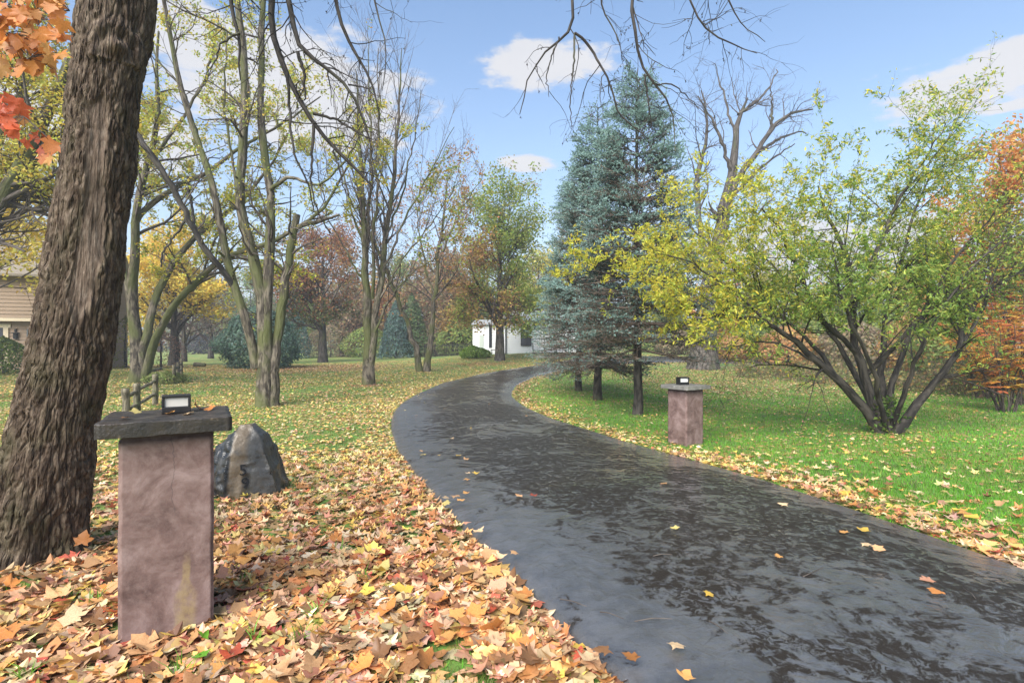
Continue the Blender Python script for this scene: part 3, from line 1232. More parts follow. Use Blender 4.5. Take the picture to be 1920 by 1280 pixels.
def boulder():
    import bmesh
    c = G(462, 925)
    Y = c[1]
    s = Y / F
    # faceted block: ring outlines at three heights, in metres about its middle
    def ring(z, pts):
        return [(x * s, y * s, z * s) for x, y in pts]
    pts = ring(-25, [(-72, -25), (-12, -62), (75, -15), (62, 70), (-40, 80), (-85, 40)])
    pts += ring(35, [(-68, -20), (-14, -56), (55, -18), (46, 60), (-36, 66), (-70, 36)])
    pts += ring(80, [(-66, -8), (-13, -48), (44, -18), (40, 44), (-28, 48), (-56, 26)])
    pts += ring(112, [(-34, -4), (-9, -32), (32, -14), (30, 26), (-12, 28), (-30, 14)])
    pts += ring(132, [(-12, 0), (-5, -14), (14, -8), (12, 12)])
    bm = bmesh.new()
    vs = [bm.verts.new(p) for p in pts]
    bmesh.ops.convex_hull(bm, input=vs)
    bmesh.ops.triangulate(bm, faces=bm.faces)
    for _ in range(5):
        bmesh.ops.subdivide_edges(bm, edges=[e for e in bm.edges if e.calc_length() > .03], cuts=1, use_grid_fill=True)
        bmesh.ops.triangulate(bm, faces=bm.faces)
    me = bpy.data.meshes.new('rock_body')
    bm.to_mesh(me)
    bm.free()
    co = np.zeros(len(me.vertices) * 3)
    me.vertices.foreach_get('co', co)
    co = co.reshape(-1, 3)
    nr = np.zeros(len(me.vertices) * 3)
    me.vertices.foreach_get('normal', nr)
    nr = nr.reshape(-1, 3)
    rough = np.where(co[:, 0] < -.03, 1., .5)
    co += nr * ((.008 * fbm(co * 15, 4) - .045 * np.abs(noise3(co * np.array([8, 8, 5]) + 4)) - .02 * np.abs(noise3(co * np.array([19, 19, 12]) + 8))) * rough)[:, None]
    me.vertices.foreach_set('co', co.ravel())
    me.polygons.foreach_set('use_smooth', np.ones(len(me.polygons), bool))
    me.update()
    t = NT('wet_boulder')
    cd = t.coord()
    n1 = t.noise(cd, 9, 6, .65)
    col = t.mix(t.rng(n1, .35, .7), (.011, .012, .013), (.05, .05, .048))
    sep = t.n('ShaderNodeSeparateXYZ')
    t.link(cd, sep.inputs[0])
    br = t.math('MULTIPLY', t.rng(sep.outputs[0], -.06, -.03, 0, 1), t.rng(t.noise(cd, 5, 4), .3, .5))
    col = t.mix(t.rng(sep.outputs[0], -.06, -.02, 0, .75), col, t.mix(n1, (.03, .029, .026), (.1, .097, .088)))
    col = t.mix(t.math('MULTIPLY', t.math('MULTIPLY', br, t.rng(sep.outputs[0], .12, .05)), .75), col, (.18, .135, .085))
    t.set(Base_Color=col, Roughness=t.rng(n1, .3, .7, .22, .5), Normal=t.bump(t.noise(cd, 40, 5), .5, .01))
    o = thing('boulder', 'dark wet boulder with house number 59 behind the near pillar', 'boulder', (c[0], c[1], c[2]))
    obj('rock', me, t.m, o)
    mn = plain('numeral_metal', (.008, .008, .009), .35, .2, 20)
    dg = bpy.context.evaluated_depsgraph_get()
    from mathutils.bvhtree import BVHTree
    bv = BVHTree.FromPolygons([tuple(v) for v in co], [tuple(p.vertices) for p in me.polygons])
    for ch, px, py in (('5', 455, 882), ('9', 459, 906)):
        cu = bpy.data.curves.new('numeral', 'FONT')
        cu.body = ch
        cu.size = .16
        cu.extrude = .008
        cu.align_x = 'CENTER'
        tmp = bpy.data.objects.new('numeral', cu)
        COL.objects.link(tmp)
        dg.update()
        m2 = bpy.data.meshes.new_from_object(tmp.evaluated_get(bpy.context.evaluated_depsgraph_get()))
        m2.materials.clear()
        COL.objects.unlink(tmp)
        bpy.data.objects.remove(tmp)
        org = Vector((0, 0, EYE)) - Vector(c)
        dr = Vector(pixdir(px, py))
        hit, nn, _, _ = bv.ray_cast(org, dr)
        if hit is None:
            continue
        q = obj('numeral', m2, mn, o)
        nn = Vector((nn.x, nn.y, nn.z * .3)).normalized()
        q.rotation_euler = (math.radians(90 - 8), 0, math.atan2(nn.x, -nn.y))
        q.location = hit + nn * .02 - Vector((0, 0, .045))


boulder()


# ------------------------------------------------------------------ the big leaning tree
def big_tree():
    prof = [(1130, 40, 300), (1075, 52, 262), (1040, 58, 238), (1000, 66, 212), (900, 85, 190), (800, 105, 178), (700, 125, 166), (600, 143, 158), (500, 160, 154), (400, 173, 147),
            (300, 185, 141), (200, 196, 137), (100, 209, 138), (0, 223, 137), (-300, 262, 128), (-700, 300, 112), (-1200, 320, 90), (-1500, 322, 80)]
    Y0 = 4.02
    py = np.array([p[0] for p in prof], float)
    cx = np.array([p[1] for p in prof], float)
    wd = np.array([p[2] for p in prof], float)
    zs = EYE + (640 - py) / F * Y0
    NA, NV = 310, 520
    zz = np.concatenate([np.linspace(zs[0], 4.6, NV - 44), np.linspace(4.6, zs[-1], 45)[1:]])
    ax = np.interp(zz, zs, (cx - 960) / F * Y0)
    th = np.arctan(np.abs(ax) / Y0)
    R = np.interp(zz, zs, wd) / F * Y0 / 2 * np.cos(th) * .97
    for _ in range(6):
        R[1:-1] = .25 * R[:-2] + .5 * R[1:-1] + .25 * R[2:]
        ax[1:-1] = .25 * ax[:-2] + .5 * ax[1:-1] + .25 * ax[2:]
    NVr = len(zz)
    a = np.arange(NA) * 2 * np.pi / NA
    A, Z = np.meshgrid(a, zz)
    RR = R[:, None] * np.ones((1, NA))
    low = np.exp(-np.clip(Z - gz(-3.6, 4), 0, 9) / .28)
    RR = RR * (1 + low * .16 * np.sin(5 * A + 1.2) + .03 * np.sin(3 * A + Z * 1.1))
    tw = A + .22 * Z
    q = np.stack([np.cos(tw) * .3, np.sin(tw) * .3, Z], -1)
    wq = q + .05 * np.stack([fbm(q * 4, 3), fbm(q * 4 + 9, 3), 0 * Z], -1)
    p1_ = noise3(wq * np.array([19, 19, 1.7]))
    p2_ = noise3(wq * np.array([40, 40, 4.2]) + 5)
    p3_ = noise3(q * np.array([90, 90, 13]) + 9)
    p4_ = noise3(wq * np.array([27, 27, 2.2]) + 31)
    ridge = np.minimum(1, np.abs(p1_) * 3.2) ** .7 * .5 + np.minimum(1, np.abs(p4_) * 3.2) ** .7 * .3 + np.minimum(1, np.abs(p2_) * 3) * .2
    # old wound: a pale strip of bare wood facing the camera, under the knot
    front = math.atan2(-1.0, .78)
    vv = np.interp(Z, [1.55, 2.0, 2.6, 3.3, 3.42], [.0, .36, .42, .34, .0])
    da = np.abs((A - front + .25 * np.sin(Z * 2.2) * .3 + np.pi) % (2 * np.pi) - np.pi)
    wm = np.clip((vv * (1 + .35 * fbm(np.stack([0 * Z, Z * 3, A * 2], -1), 3)) - da) * 6, 0, 1) * (vv > .02)
    wm = ss(0, 1, wm)
    fib = np.abs(noise3(q * np.array([60, 60, 4]))) * .4 + .4 * np.abs(p1_)
    disp = (ridge * .04 + .011 * np.abs(p3_)) * (1 - wm) + wm * (.008 + .02 * fib)
    # the knot above the wound with a swollen lip
    kz, ka = 3.72, front + .1
    dk = np.hypot(((A - ka + np.pi) % (2 * np.pi) - np.pi) * .24, (Z - kz) * 1.)
    disp = disp + .085 * np.exp(-(dk / .055) ** 2) + .035 * np.exp(-((dk - .15) / .05) ** 2) * (Z > kz - .1)
    disp = disp + .02 * fbm(q * np.array([3, 3, 2]), 3)
    rr = RR + disp - .028
    X = ax[:, None] + rr * np.cos(A)
    Yv = Y0 + rr * np.sin(A)
    V = np.stack([X, Yv, Z], -1).reshape(-1, 3)
    i = np.arange(NVr - 1)[:, None] * NA
    j = np.arange(NA)[None]
    j2 = (j + 1) % NA
    f = np.stack([i + j, i + j2, i + NA + j2, i + NA + j], -1).reshape(-1, 4)
    t = NT('furrowed_bark')
    c = t.coord('@buv', (1, 1, .3))
    n1 = t.noise(c, 26, 6, .65, .4)
    wv_ = t.n('ShaderNodeVectorMath', operation='MULTIPLY_ADD')
    cv = t.coord('@buv', (1, 1, .15))
    t.link(t.noise(cv, 9, 4, .6, out='Color'), wv_.inputs[0])
    wv_.inputs[1].default_value = (.09, .09, .09)
    t.link(cv, wv_.inputs[2])
    cw = wv_.outputs[0]
    col = t.ramp(n1, [(.36, (.042, .027, .018)), (.5, (.1, .069, .047)), (.63, (.21, .16, .116))])
    gmoss = t.noise(t.coord('@buv', (1, 1, .6)), 4, 4)
    col = t.mix(t.rng(gmoss, .48, .68, 0, .5), col, (.062, .06, .026))
    wa = t.n('ShaderNodeAttribute', attribute_name='wound').outputs['Fac']
    wood = t.ramp(t.noise(c, 40, 5, .6), [(.3, (.07, .048, .034)), (.5, (.16, .115, .085)), (.75, (.31, .25, .2))])
    col = t.mix(t.math('MULTIPLY', wa, t.rng(n1, .25, .5, .45, 1)), col, wood)
    t.set(Base_Color=col, Roughness=.8, Normal=t.bump(t.math('ADD', t.math('MULTIPLY', t.rng(t.voro(cw, 21, 'DISTANCE_TO_EDGE'), 0, .22), t.math('SUBTRACT', 1.0, t.math('MULTIPLY', wa, .8))), t.math('MULTIPLY', t.noise(c, 70, 6, .7), .7)), 1., .03))
    t.p.inputs['Specular IOR Level'].default_value = .25
    me = mesh_np('trunk', V, [f], True, {'buv': ('FLOAT_VECTOR', q.reshape(-1, 3)), 'wound': ('FLOAT', wm.ravel())})
    base = np.array([ax[0], Y0, float(gz(ax[0], Y0))])
    tr = thing('big_tree', 'huge leaning tree with deeply furrowed bark and a pale scar at the left edge', 'tree', tuple(base))
    off = tuple(-base)
    obj('trunk', me, t.m, tr, off)
    # thin dead vine over the knot
    vz = [P(250, 270, 3.62), P(238, 100, 3.72), P(225, 80, 3.7), P(205, 60, 3.68), P(182, 58, 3.7), P(165, 72, 3.75), P(185, 48, 3.68), P(228, 36, 3.7)]
    # limbs that carry the boughs hanging into the picture
    top = np.array([np.interp(6.3, zz, ax), Y0, 6.3])
    la = resample([top, (-2.0, 4.7, 7.1), (-1.0, 5.3, 7.3), (.3, 5.6, 7.1), (1.6, 5.8, 6.5), (2.9, 6.0, 6.0)], 18, 2, .03)
    lb = resample([np.array([np.interp(7.2, zz, ax), Y0, 7.2]), (-2.2, 4.2, 8.4), (-1.6, 4.6, 9.6), (-1.2, 4.8, 10.6)], 18, 2, .03)
    lc = resample([np.array([np.interp(7.0, zz, ax), Y0, 7.0]), (-3.9, 4.6, 8.2), (-5.0, 5.2, 9.4), (-5.8, 5.6, 10.4)], 18, 2, .03)
    lm = np.stack([la, lb, lc])
    lr = np.stack([taper(18, .13, .04), taper(18, .12, .03), taper(18, .12, .03)])
    for k in range(3):
        obj('limb', Tubes().add(lm[k], lr[k]).mesh('limb', 9, .08), M_BARK_DARK, tr, off)

    def nearest(p):
        return la[np.argmin(np.linalg.norm(la[:, :2] - p[:2], axis=1))]
    Yh = 5.3
    tra = [
        ([(511, -40), (508, 66), (522, 109), (539, 137), (560, 186), (588, 235), (621, 268), (653, 306), (700, 350)], .04),
        ([(525, -60), (549, 33), (558, 98), (599, 115), (626, 137), (653, 159), (675, 197), (690, 260)], .033),
        ([(620, -50), (637, 44), (664, 98), (692, 142), (708, 180), (712, 230)], .022),
        ([(430, -60), (432, 25), (450, 62), (446, 110), (450, 150)], .028),
        ([(1068, -60), (1073, 0), (1078, 62), (1048, 70), (1018, 100), (998, 125), (985, 170), (975, 215)], .017),
        ([(1190, -60), (1186, 60), (1208, 140), (1226, 158), (1255, 182), (1264, 222), (1266, 285)], .017),
        ([(1270, -60), (1310, 40), (1352, 78), (1420, 100)], .015),
        ([(1120, -60), (1132, 30), (1160, 66), (1166, 110)], .014),
        ([(1330, -60), (1376, 20), (1400, 60), (1436, 78)], .013),
        ([(690, -40), (720, 60), (728, 120), (716, 170)], .013),
    ]
    sub = [
        ([(558, 98), (572, 145), (572, 190), (560, 186)], .018),
        ([(588, 235), (585, 290), (582, 339), (596, 405), (621, 437)], .016),
        ([(588, 213), (632, 224), (675, 252), (700, 262)], .018),
        ([(539, 137), (541, 190), (546, 250), (552, 290), (578, 345), (590, 398)], .018),
        ([(450, 62), (415, 80), (402, 120), (385, 140)], .013),
        ([(1078, 62), (1105, 85), (1130, 130), (1150, 175), (1155, 210), (1190, 240), (1216, 262)], .014),
        ([(1078, 62), (1075, 130), (1070, 180), (1071, 242)], .012),
        ([(1048, 70), (1032, 110), (1025, 150), (1030, 182)], .009),
        ([(1208, 140), (1216, 190), (1222, 240)], .011),
        ([(1226, 158), (1262, 158), (1290, 182), (1310, 205)], .009),
        ([(653, 159), (690, 165), (716, 200)], .01),
        ([(621, 268), (640, 330), (652, 380)], .01),
    ]
    A_, R_ = [], []
    for pts, r in tra:
        dep = Yh + rng.uniform(-.3, .3)
        w = [P(x, y, dep + .012 * k * rng.uniform(-1, 1)) for k, (x, y) in enumerate(pts)]
        st = nearest(w[0])
        up_ = (w[0] + st) / 2 + np.array([0, 0, .15])
        A_.append(resample([st, up_] + w, 20, 1, .006))
        R_.append(taper(20, r * 1.5, r * .22, .8))
    for pts, r in sub:
        w = [P(x, y, Yh + rng.uniform(-.05, .05)) for x, y in pts]
        A_.append(resample(w, 20, 1, .006))
        R_.append(taper(20, r, r * .25, .8))
    A_, R_ = np.stack(A_), np.stack(R_)
    obj('bough', Tubes().add(A_, R_).mesh('bough', 7, .15), M_TWIG_DARK, tr, off)
    s1 = spawn(A_, R_, 170, .55, .3, 1, 1.0, .3, 8, .2, -.06, .5, .3, .45, .3, .003, .008)
    s2 = spawn(*s1, 620, .28, .1, 1, .9, .3, 6, .22, -.03, .7, .5, .4, .3, .0015, .003)
    s3 = spawn(lm[1:], lr[1:], 60, 1.6, .2, 1, .8, .3, 8, .15, .05, .5)
    tb = Tubes().add(*s1).add(*s2).add(*s3)
    # little dry buds along the twigs
    bp, _ = twig_points(s2[0], 500, .1, .006)
    bd = np.stack([bp, bp + rng.normal(0, .008, bp.shape) + [0, 0, -.012], bp + rng.normal(0, .004, bp.shape) + [0, 0, -.022]], 1)
    tb.add(bd, np.tile(np.array([.002, .006, .001]), (len(bd), 1)))
    obj('twigs', tb.mesh('twigs', 4), M_TWIG_DARK, tr, off)['kind'] = 'stuff'
    def on_bark(px, py):
        d = pixdir(px, py)
        for k in np.linspace(3.4, 5.6, 500):
            p = np.array([0, 0, EYE]) + d * k
            if np.hypot(p[0] - np.interp(p[2], zz, ax), p[1] - Y0) < np.interp(p[2], zz, R) + .016:
                return p
        return p
    for path, r in (([(258, 205), (254, 150), (243, 105), (228, 74), (205, 62), (180, 62), (165, 76)], .007), ([(184, 54), (205, 44), (228, 38)], .004)):
        vp = resample([on_bark(*q) for q in path], 24, 2)
        obj('vine', Tubes().add(vp, taper(24, r, r * .6)).mesh('vine', 6, .15), M_BARK_DARK, tr, off)
    return tr


big_tree()

# ------------------------------------------------------------------ lawn trees
YG = [(.54, .48, .08), (.44, .46, .08), (.32, .4, .08), (.58, .44, .07)]
YGW = [3, 3, 2, 2]
RUST = [(.34, .15, .08), (.42, .2, .09), (.25, .13, .08), (.3, .2, .08)]


def tree_A():
    Y = G(257, 718)[1]
    tr = [
        ([(257, 722, Y), (262, 650, Y), (252, 620, Y), (247, 575, Y), (250, 500, Y - .3), (254, 410, Y - .6), (262, 352, Y - .8), (281, 300, Y - 1), (300, 230, Y - 1.2), (290, 150, Y - 1.6), (300, 60, Y - 1.8)], .4, .06, .5),
        ([(262, 722, Y), (268, 660, Y), (277, 617, Y), (287, 562, Y + .5), (305, 525, Y + .8), (322, 492, Y + 1), (371, 437, Y + 1.3), (430, 394, Y + 1.5), (490, 340, Y + 2), (540, 250, Y + 2)], .32, .05, .3),
        ([(268, 720, Y), (282, 660, Y), (292, 632, Y - .3), (310, 592, Y - .6), (332, 567, Y - .9), (357, 540, Y - 1.2), (385, 508, Y - 1.5), (430, 476, Y - 1.8), (500, 461, Y - 2), (600, 400, Y - 2.2), (660, 300, Y - 2.4)], .28, .05, .2),
        ([(254, 410, Y - .6), (281, 383, Y - .4), (332, 348, Y), (390, 324, Y + .4), (441, 281, Y + .7), (520, 240, Y + 1), (600, 180, Y + 1)], .2, .04, 0),
        ([(247, 575, Y), (225, 480, Y + 1), (215, 380, Y + 1.5), (235, 260, Y + 1.8), (225, 120, Y + 2)], .2, .05, 0),
        ([(332, 567, Y - .9), (375, 530, Y - .2), (410, 512, Y + .2), (440, 505, Y + .5)], .12, .04, 0),
        ([(281, 300, Y - 1), (340, 230, Y - 1.2), (390, 140, Y - 1.4), (410, 30, Y - 1.5)], .12, .04, 0),
    ]
    A, R = stems(tr, 20, .03)
    R = R * .66
    s1 = spawn(A, R, 90, 3.4, .35, 1, .8, .25, 9, .13, .05, .5, .3)
    s2 = spawn(*s1, 420, 1.5, .2, 1, .7, .25, 7, .16, .04, .55, .4, rmin=.006)
    s3 = spawn(*s2, 1200, .7, .2, 1, .7, .25, 5, .18, .03, .6, .5, rmin=.004)
    lp, idx = twig_points(s3[0], 24000, .2, .09, lambda c: np.where(c[:, 2] > 4, .9, .25))
    cl = palette(len(lp), YG, YGW)
    put_tree('yellowing_tree', 'mossy forked tree with thin yellow green leaves beside the tan house', 'tree', G(257, 718), [
        ('trunk', Tubes().add(A, R).mesh('trunk', 14, .1), M_BARK_MOSS),
        ('branches', Tubes().add(*s1).add(*s2).add(*s3).mesh('branches', 3), M_TWIG),
        ('crown', leaf_cloud('crown', lp, rng.uniform(.09, .17, len(lp)), cl, T_DIAMOND), M_LEAF)])


def tree_B():
    b = G(500, 762)
    Y = b[1]
    tr = [
        ([(497, 768, Y), (496, 690, Y), (494, 600, Y), (492, 550, Y), (476, 480, Y), (453, 420, Y - .1), (449, 340, Y - .1), (461, 220, Y - .2), (458, 110, Y - .2), (446, 0, Y - .3), (436, -150, Y - .4)], .24, .06, .45),
        ([(500, 768, Y), (500, 640, Y), (502, 540, Y), (507, 440, Y + .1), (508, 355, Y + .1), (492, 262, Y + .2), (488, 137, Y + .3), (493, 0, Y + .3), (500, -160, Y + .3)], .21, .06, .3),
        ([(512, 768, Y + .1), (514, 680, Y + .1), (525, 590, Y + .2), (540, 500, Y + .3), (551, 430, Y + .4), (556, 402, Y + .4)], .2, .13, .4),
        ([(480, 690, Y - .05), (474, 645, Y - .1), (448, 560, Y - .3), (424, 492, Y - .4), (413, 410, Y - .5), (400, 350, Y - .6), (378, 285, Y - .6), (353, 211, Y - .7), (332, 129, Y - .8), (312, 39, Y - .9), (300, -60, Y - 1)], .17, .05, 0),
        ([(440, 540, Y - .3), (414, 500, Y - .6), (391, 478, Y - .8), (363, 432, Y - 1), (352, 406, Y - 1.1), (324, 351, Y - 1.3), (289, 297, Y - 1.5), (262, 262, Y - 1.6), (240, 230, Y - 1.6)], .11, .085, 0),
        ([(551, 430, Y + .4), (566, 422, Y + .4), (598, 415, Y + .5), (637, 402, Y + .6)], .1, .035, 0),
        ([(378, 285, Y - .6), (345, 170, Y - .4), (300, 120, Y - .4), (282, 80, Y - .4)], .07, .02, 0),
        ([(508, 355, Y), (540, 330, Y - .4), (600, 350, Y - .8), (650, 300, Y - 1), (685, 240, Y - 1.2)], .07, .02, 0),
        ([(453, 420, Y), (440, 330, Y + .4), (420, 200, Y + .6), (425, 60, Y + .6)], .06, .02, 0),
        ([(352, 406, Y - 1.1), (330, 440, Y - 1.1), (306, 470, Y - 1.1), (300, 500, Y - 1.1)], .05, .03, 0),
        ([(352, 330, Y - .7), (358, 380, Y - .7), (366, 430, Y - .8)], .04, .05, 0),
    ]
    A, R = stems(tr, 22, .018)
    R = R * .8
    s1 = spawn(A, R, 110, 1.5, .3, 1, 1.0, .3, 8, .17, .03, .4, .3, .45, .4, .008)
    s2 = spawn(*s1, 420, .75, .15, 1, .8, .25, 7, .2, .02, .55, .4, rmin=.005)
    s3 = spawn(*s2, 900, .35, .2, 1, .7, .25, 5, .2, .02, .6, .5, rmin=.003)
    lp, idx = twig_points(s3[0], 4200, .2, .07, lambda c: np.where((c[:, 2] > 3.2), .6, .1))
    cl = palette(len(lp), YG, YGW)
    # broken ends and stubs
    st = spawn(A[:5], R[:5], 26, .28, .1, .55, 1.2, .2, 4, .1, .1, .5, .6, rmin=.02, rmax=.045)
    put_tree('mossy_tree', 'green mossy tree of four rising stems with a broken right stem', 'tree', b, [
        ('trunk', Tubes().add(A[:4], R[:4]).add(A[5:9], R[5:9]).add(*st).mesh('trunk', 16, .13), M_BARK_MOSS),
        ('dead_limb', Tubes().add(A[4], R[4]).add(A[9:], R[9:]).mesh('dead_limb', 9, .12), M_BARK_DARK),
        ('branches', Tubes().add(*s1).add(*s2).add(*s3).mesh('branches', 3), M_TWIG),
        ('crown', leaf_cloud('crown', lp, rng.uniform(.06, .11, len(lp)), cl, T_DIAMOND), M_LEAF)])


def tree_C():
    b = G(692, 722)
    Y = b[1]
    tr = [([(691, 726, Y), (691, 680, Y), (690, 630, Y), (686, 560, Y), (684, 480, Y - .2), (680, 380, Y - .4), (671, 250, Y - .6), (668, 130, Y - .7)], .36, .03, .5),
          ([(694, 726, Y), (696, 640, Y), (706, 580, Y), (718, 510, Y + .1), (730, 390, Y + .2), (742, 290, Y + .3), (750, 180, Y + .4), (752, 90, Y + .5)], .3, .025, .2),
          ([(702, 625, Y), (725, 570, Y - .3), (752, 530, Y - .6), (790, 500, Y - .9), (832, 478, Y - 1.1)], .1, .02, 0),
          ([(698, 560, Y), (700, 460, Y - .5), (708, 330, Y - .9), (712, 200, Y - 1.2), (706, 90, Y - 1.3)], .14, .02, 0),
          ([(688, 520, Y), (690, 420, Y + .5), (698, 300, Y + .9), (692, 160, Y + 1.2), (690, 60, Y + 1.3)], .14, .02, 0),
          ([(684, 470, Y), (660, 400, Y + .2), (640, 310, Y + .4), (632, 200, Y + .6)], .1, .02, 0),
          ([(718, 510, Y), (750, 430, Y - .3), (785, 360, Y - .6), (820, 300, Y - .8), (850, 240, Y - .9)], .1, .02, 0),
          ([(724, 450, Y), (755, 360, Y + .6), (775, 270, Y + .9), (790, 170, Y + 1.1)], .09, .02, 0),
          ([(712, 560, Y), (760, 480, Y + .3), (810, 420, Y + .5), (860, 340, Y + .7)], .08, .02, 0),
          ([(686, 540, Y), (655, 480, Y - .4), (620, 420, Y - .7), (600, 350, Y - .9)], .08, .02, 0)]
    A, R = stems(tr, 20, .04)
    R = R * .6
    s1 = spawn(A, R, 120, 3.0, .3, 1, .45, .18, 10, .05, .07, .5, .25, .35, .45, .011)
    s2 = spawn(*s1, 620, 1.3, .15, 1, .5, .2, 7, .08, .06, .55, .4, rmin=.006)
    s3 = spawn(*s2, 1400, .55, .2, 1, .6, .2, 5, .1, .04, .6, .5, rmin=.004)
    xs = lambda c: np.where((c[:, 0] > P(790, 0, Y)[0]) & (c[:, 2] < 10) & (c[:, 2] > 5), 1, .004)
    lp, _ = twig_points(s3[0], 1300, .2, .1, xs)
    cl = palette(len(lp), [(.26, .33, .06), (.4, .33, .05), (.4, .22, .05)], [3, 2, .7])
    put_tree('bare_vase_tree', 'bare tree with many upright thin branches left of the driveway bend', 'tree', b, [
        ('trunk', Tubes().add(A, R).mesh('trunk', 14, .12), M_BARK_MOSS),
        ('branches', Tubes().add(*s1).add(*s2).add(*s3).mesh('branches', 3), M_TWIG),
        ('crown', leaf_cloud('crown', lp, rng.uniform(.1, .17, len(lp)), cl, T_DIAMOND), M_LEAF)])


def tree_D():
    b = G(795, 697)
    Y = b[1]
    tr = [([(788, 700, Y), (778, 650, Y), (762, 600, Y), (745, 558, Y - .3), (735, 530, Y - .5), (712, 480, Y - .8), (690, 420, Y - 1)], .34, .07, .4),
          ([(800, 700, Y), (806, 640, Y), (814, 580, Y), (820, 500, Y), (828, 430, Y + .3), (838, 330, Y + .5)], .32, .05, .5),
          ([(820, 500, Y), (850, 420, Y - .5), (880, 370, Y - .8), (905, 330, Y - .9)], .12, .03, 0),
          ([(816, 560, Y), (790, 470, Y + .4), (780, 390, Y + .7), (770, 330, Y + .8)], .12, .03, 0),
          ([(735, 530, Y - .5), (700, 500, Y - .8), (660, 470, Y - 1)], .1, .03, 0)]
    A, R = stems(tr, 18, .05)
    R = R * .55
    s1 = spawn(A, R, 70, 3.6, .35, 1, .75, .25, 9, .12, .03, .5, .25, rmin=.014)
    s2 = spawn(*s1, 340, 1.7, .15, 1, .65, .25, 7, .15, .02, .55, .4, rmin=.008)
    s3 = spawn(*s2, 900, .7, .2, 1, .6, .2, 5, .15, .02, .6, .5, rmin=.006)
    lp, _ = twig_points(s3[0], 3600, .2, .12, lambda c: np.where(c[:, 2] > 4.0, .6, .15))
    cl = palette(len(lp), [(.52, .25, .11), (.36, .2, .11), (.55, .36, .12), (.36, .32, .1)], [3, 3, 2, 1])
    put_tree('twin_trunk_tree', 'twin trunk tree with sparse rust leaves on the lawn before the far trees', 'tree', b, [
        ('trunk', Tubes().add(A, R).mesh('trunk', 12, .12), M_BARK_MOSS),
        ('branches', Tubes().add(*s1).add(*s2).add(*s3).mesh('branches', 3), M_TWIG),
        ('crown', leaf_cloud('crown', lp, rng.uniform(.1, .18, len(lp)), cl, T_DIAMOND), M_LEAF)])


def round_tree(name, label, base, H, cw, z0, r, nleaf, ls, cols, wts, bark=None, lean=(0, 0), colfn=None, dens=1., leafz=None, up=.05, group=None, cat='tree', l1=26, scatter=.28, droop=0):
    """a trunk with spreading limbs; H total height, cw crown radius, z0 height of the first limb"""
    base = np.asarray(base, float)
    tk = resample([base + [0, 0, -.15], base + [lean[0] * .3, lean[1] * .3, H * .3], base + [lean[0] * .7, lean[1] * .7, H * .62], base + [lean[0], lean[1], H * .93]], 14, 1, r * .07)
    R = taper(14, r, r * .12, 1., .45)
    A, R = tk[None], R[None]
    s1 = spawn(A, R, l1, cw * 1.25, z0 / H, .98, .95, .2, 9, .1, up, .5, .25, .2, .55)
    if droop:
        q, qr = [], []
        for k in range(droop):
            a = 2.4 * k + .4
            d = np.array([math.cos(a), math.sin(a), 0]) * cw * rng.uniform(.75, 1.05)
            h0 = rng.uniform(3.4, 4.6)
            q.append(resample([base + [0, 0, h0], base + d * .35 + [0, 0, h0 + .5], base + d * .75 + [0, 0, h0 - .1], base + d + [0, 0, h0 - 1.3]], 9, 1, .03))
            qr.append(taper(9, .07, .02))
        s1 = (np.concatenate([s1[0], np.stack(q)]), np.concatenate([s1[1], np.stack(qr)]))
    s2 = spawn(*s1, l1 * 6, cw * .5, .2, 1, .75, .2, 6, .15, up * .5, .55, .4, rmin=.012)
    s3 = spawn(*s2, l1 * 16, cw * .22, .2, 1, .7, .2, 5, .15, .02, .6, .5, rmin=.007)
    s3c = np.concatenate([s3[0], s3[0]], 0)
    lp, idx = twig_points(s3c, nleaf, .1, scatter)
    if leafz is not None:
        lp = lp[lp[:, 2] > base[2] + leafz]
    cl = colfn(lp) if colfn else palette(len(lp), cols, wts)
    parts = [('trunk', Tubes().add(A, R).mesh('trunk', 10, .1), bark or M_BARK_GREY),
             ('branches', Tubes().add(*s1).add(*s2).add(*s3).mesh('branches', 3), M_TWIG)]
    if nleaf:
        parts.append(('crown', leaf_cloud('crown', lp, ls * rng.uniform(.7, 1.3, len(lp)), cl, T_DIAMOND), M_LEAF))
    return put_tree(name, label, cat, base, parts, group)


tree_A()
tree_B()
tree_C()
tree_D()


def maple_E():
    b = G(605, 679)

    def cf(p):
        k = ss(3.0, 6.5, p[:, 2] + rng.normal(0, 1.2, len(p)))
        g = palette(len(p), [(.1, .14, .05), (.14, .17, .05), (.18, .15, .06)], [3, 2, 1])
        r = palette(len(p), RUST, [3, 2, 3, 2])
        return np.where((rng.uniform(size=len(p)) < k)[:, None], r, g)
    round_tree('maple_tree', 'dense maple with rust brown top and dark green lower crown', b, 11.0, 4.6, 2.6, .36, 15000, .22, None, None, M_BARK_DARK, colfn=cf, l1=34)


maple_E()


def tree_F():
    b = G(937, 676)

    def cf(p):
        k = ss(-.2, 1.0, n2(p[:, 0], p[:, 2], .5, 2) + .35 * (b[0] - p[:, 0]) / 2 + .1)
        g = palette(len(p), [(.22, .3, .07), (.3, .36, .08), (.44, .42, .09)], [3, 3, 1.5])
        r = palette(len(p), [(.42, .25, .1), (.34, .2, .1), (.48, .36, .1)], [3, 2, 2])
        return np.where((rng.uniform(size=len(p)) < k)[:, None], r, g)
    round_tree('honey_locust_tree', 'tall green and rust tree standing before the white house', b, 12.4, 4.6, 1.9, .32, 24000, .2, None, None, M_BARK_GREY, colfn=cf, l1=40, up=.015, leafz=1.7, droop=16)


tree_F()


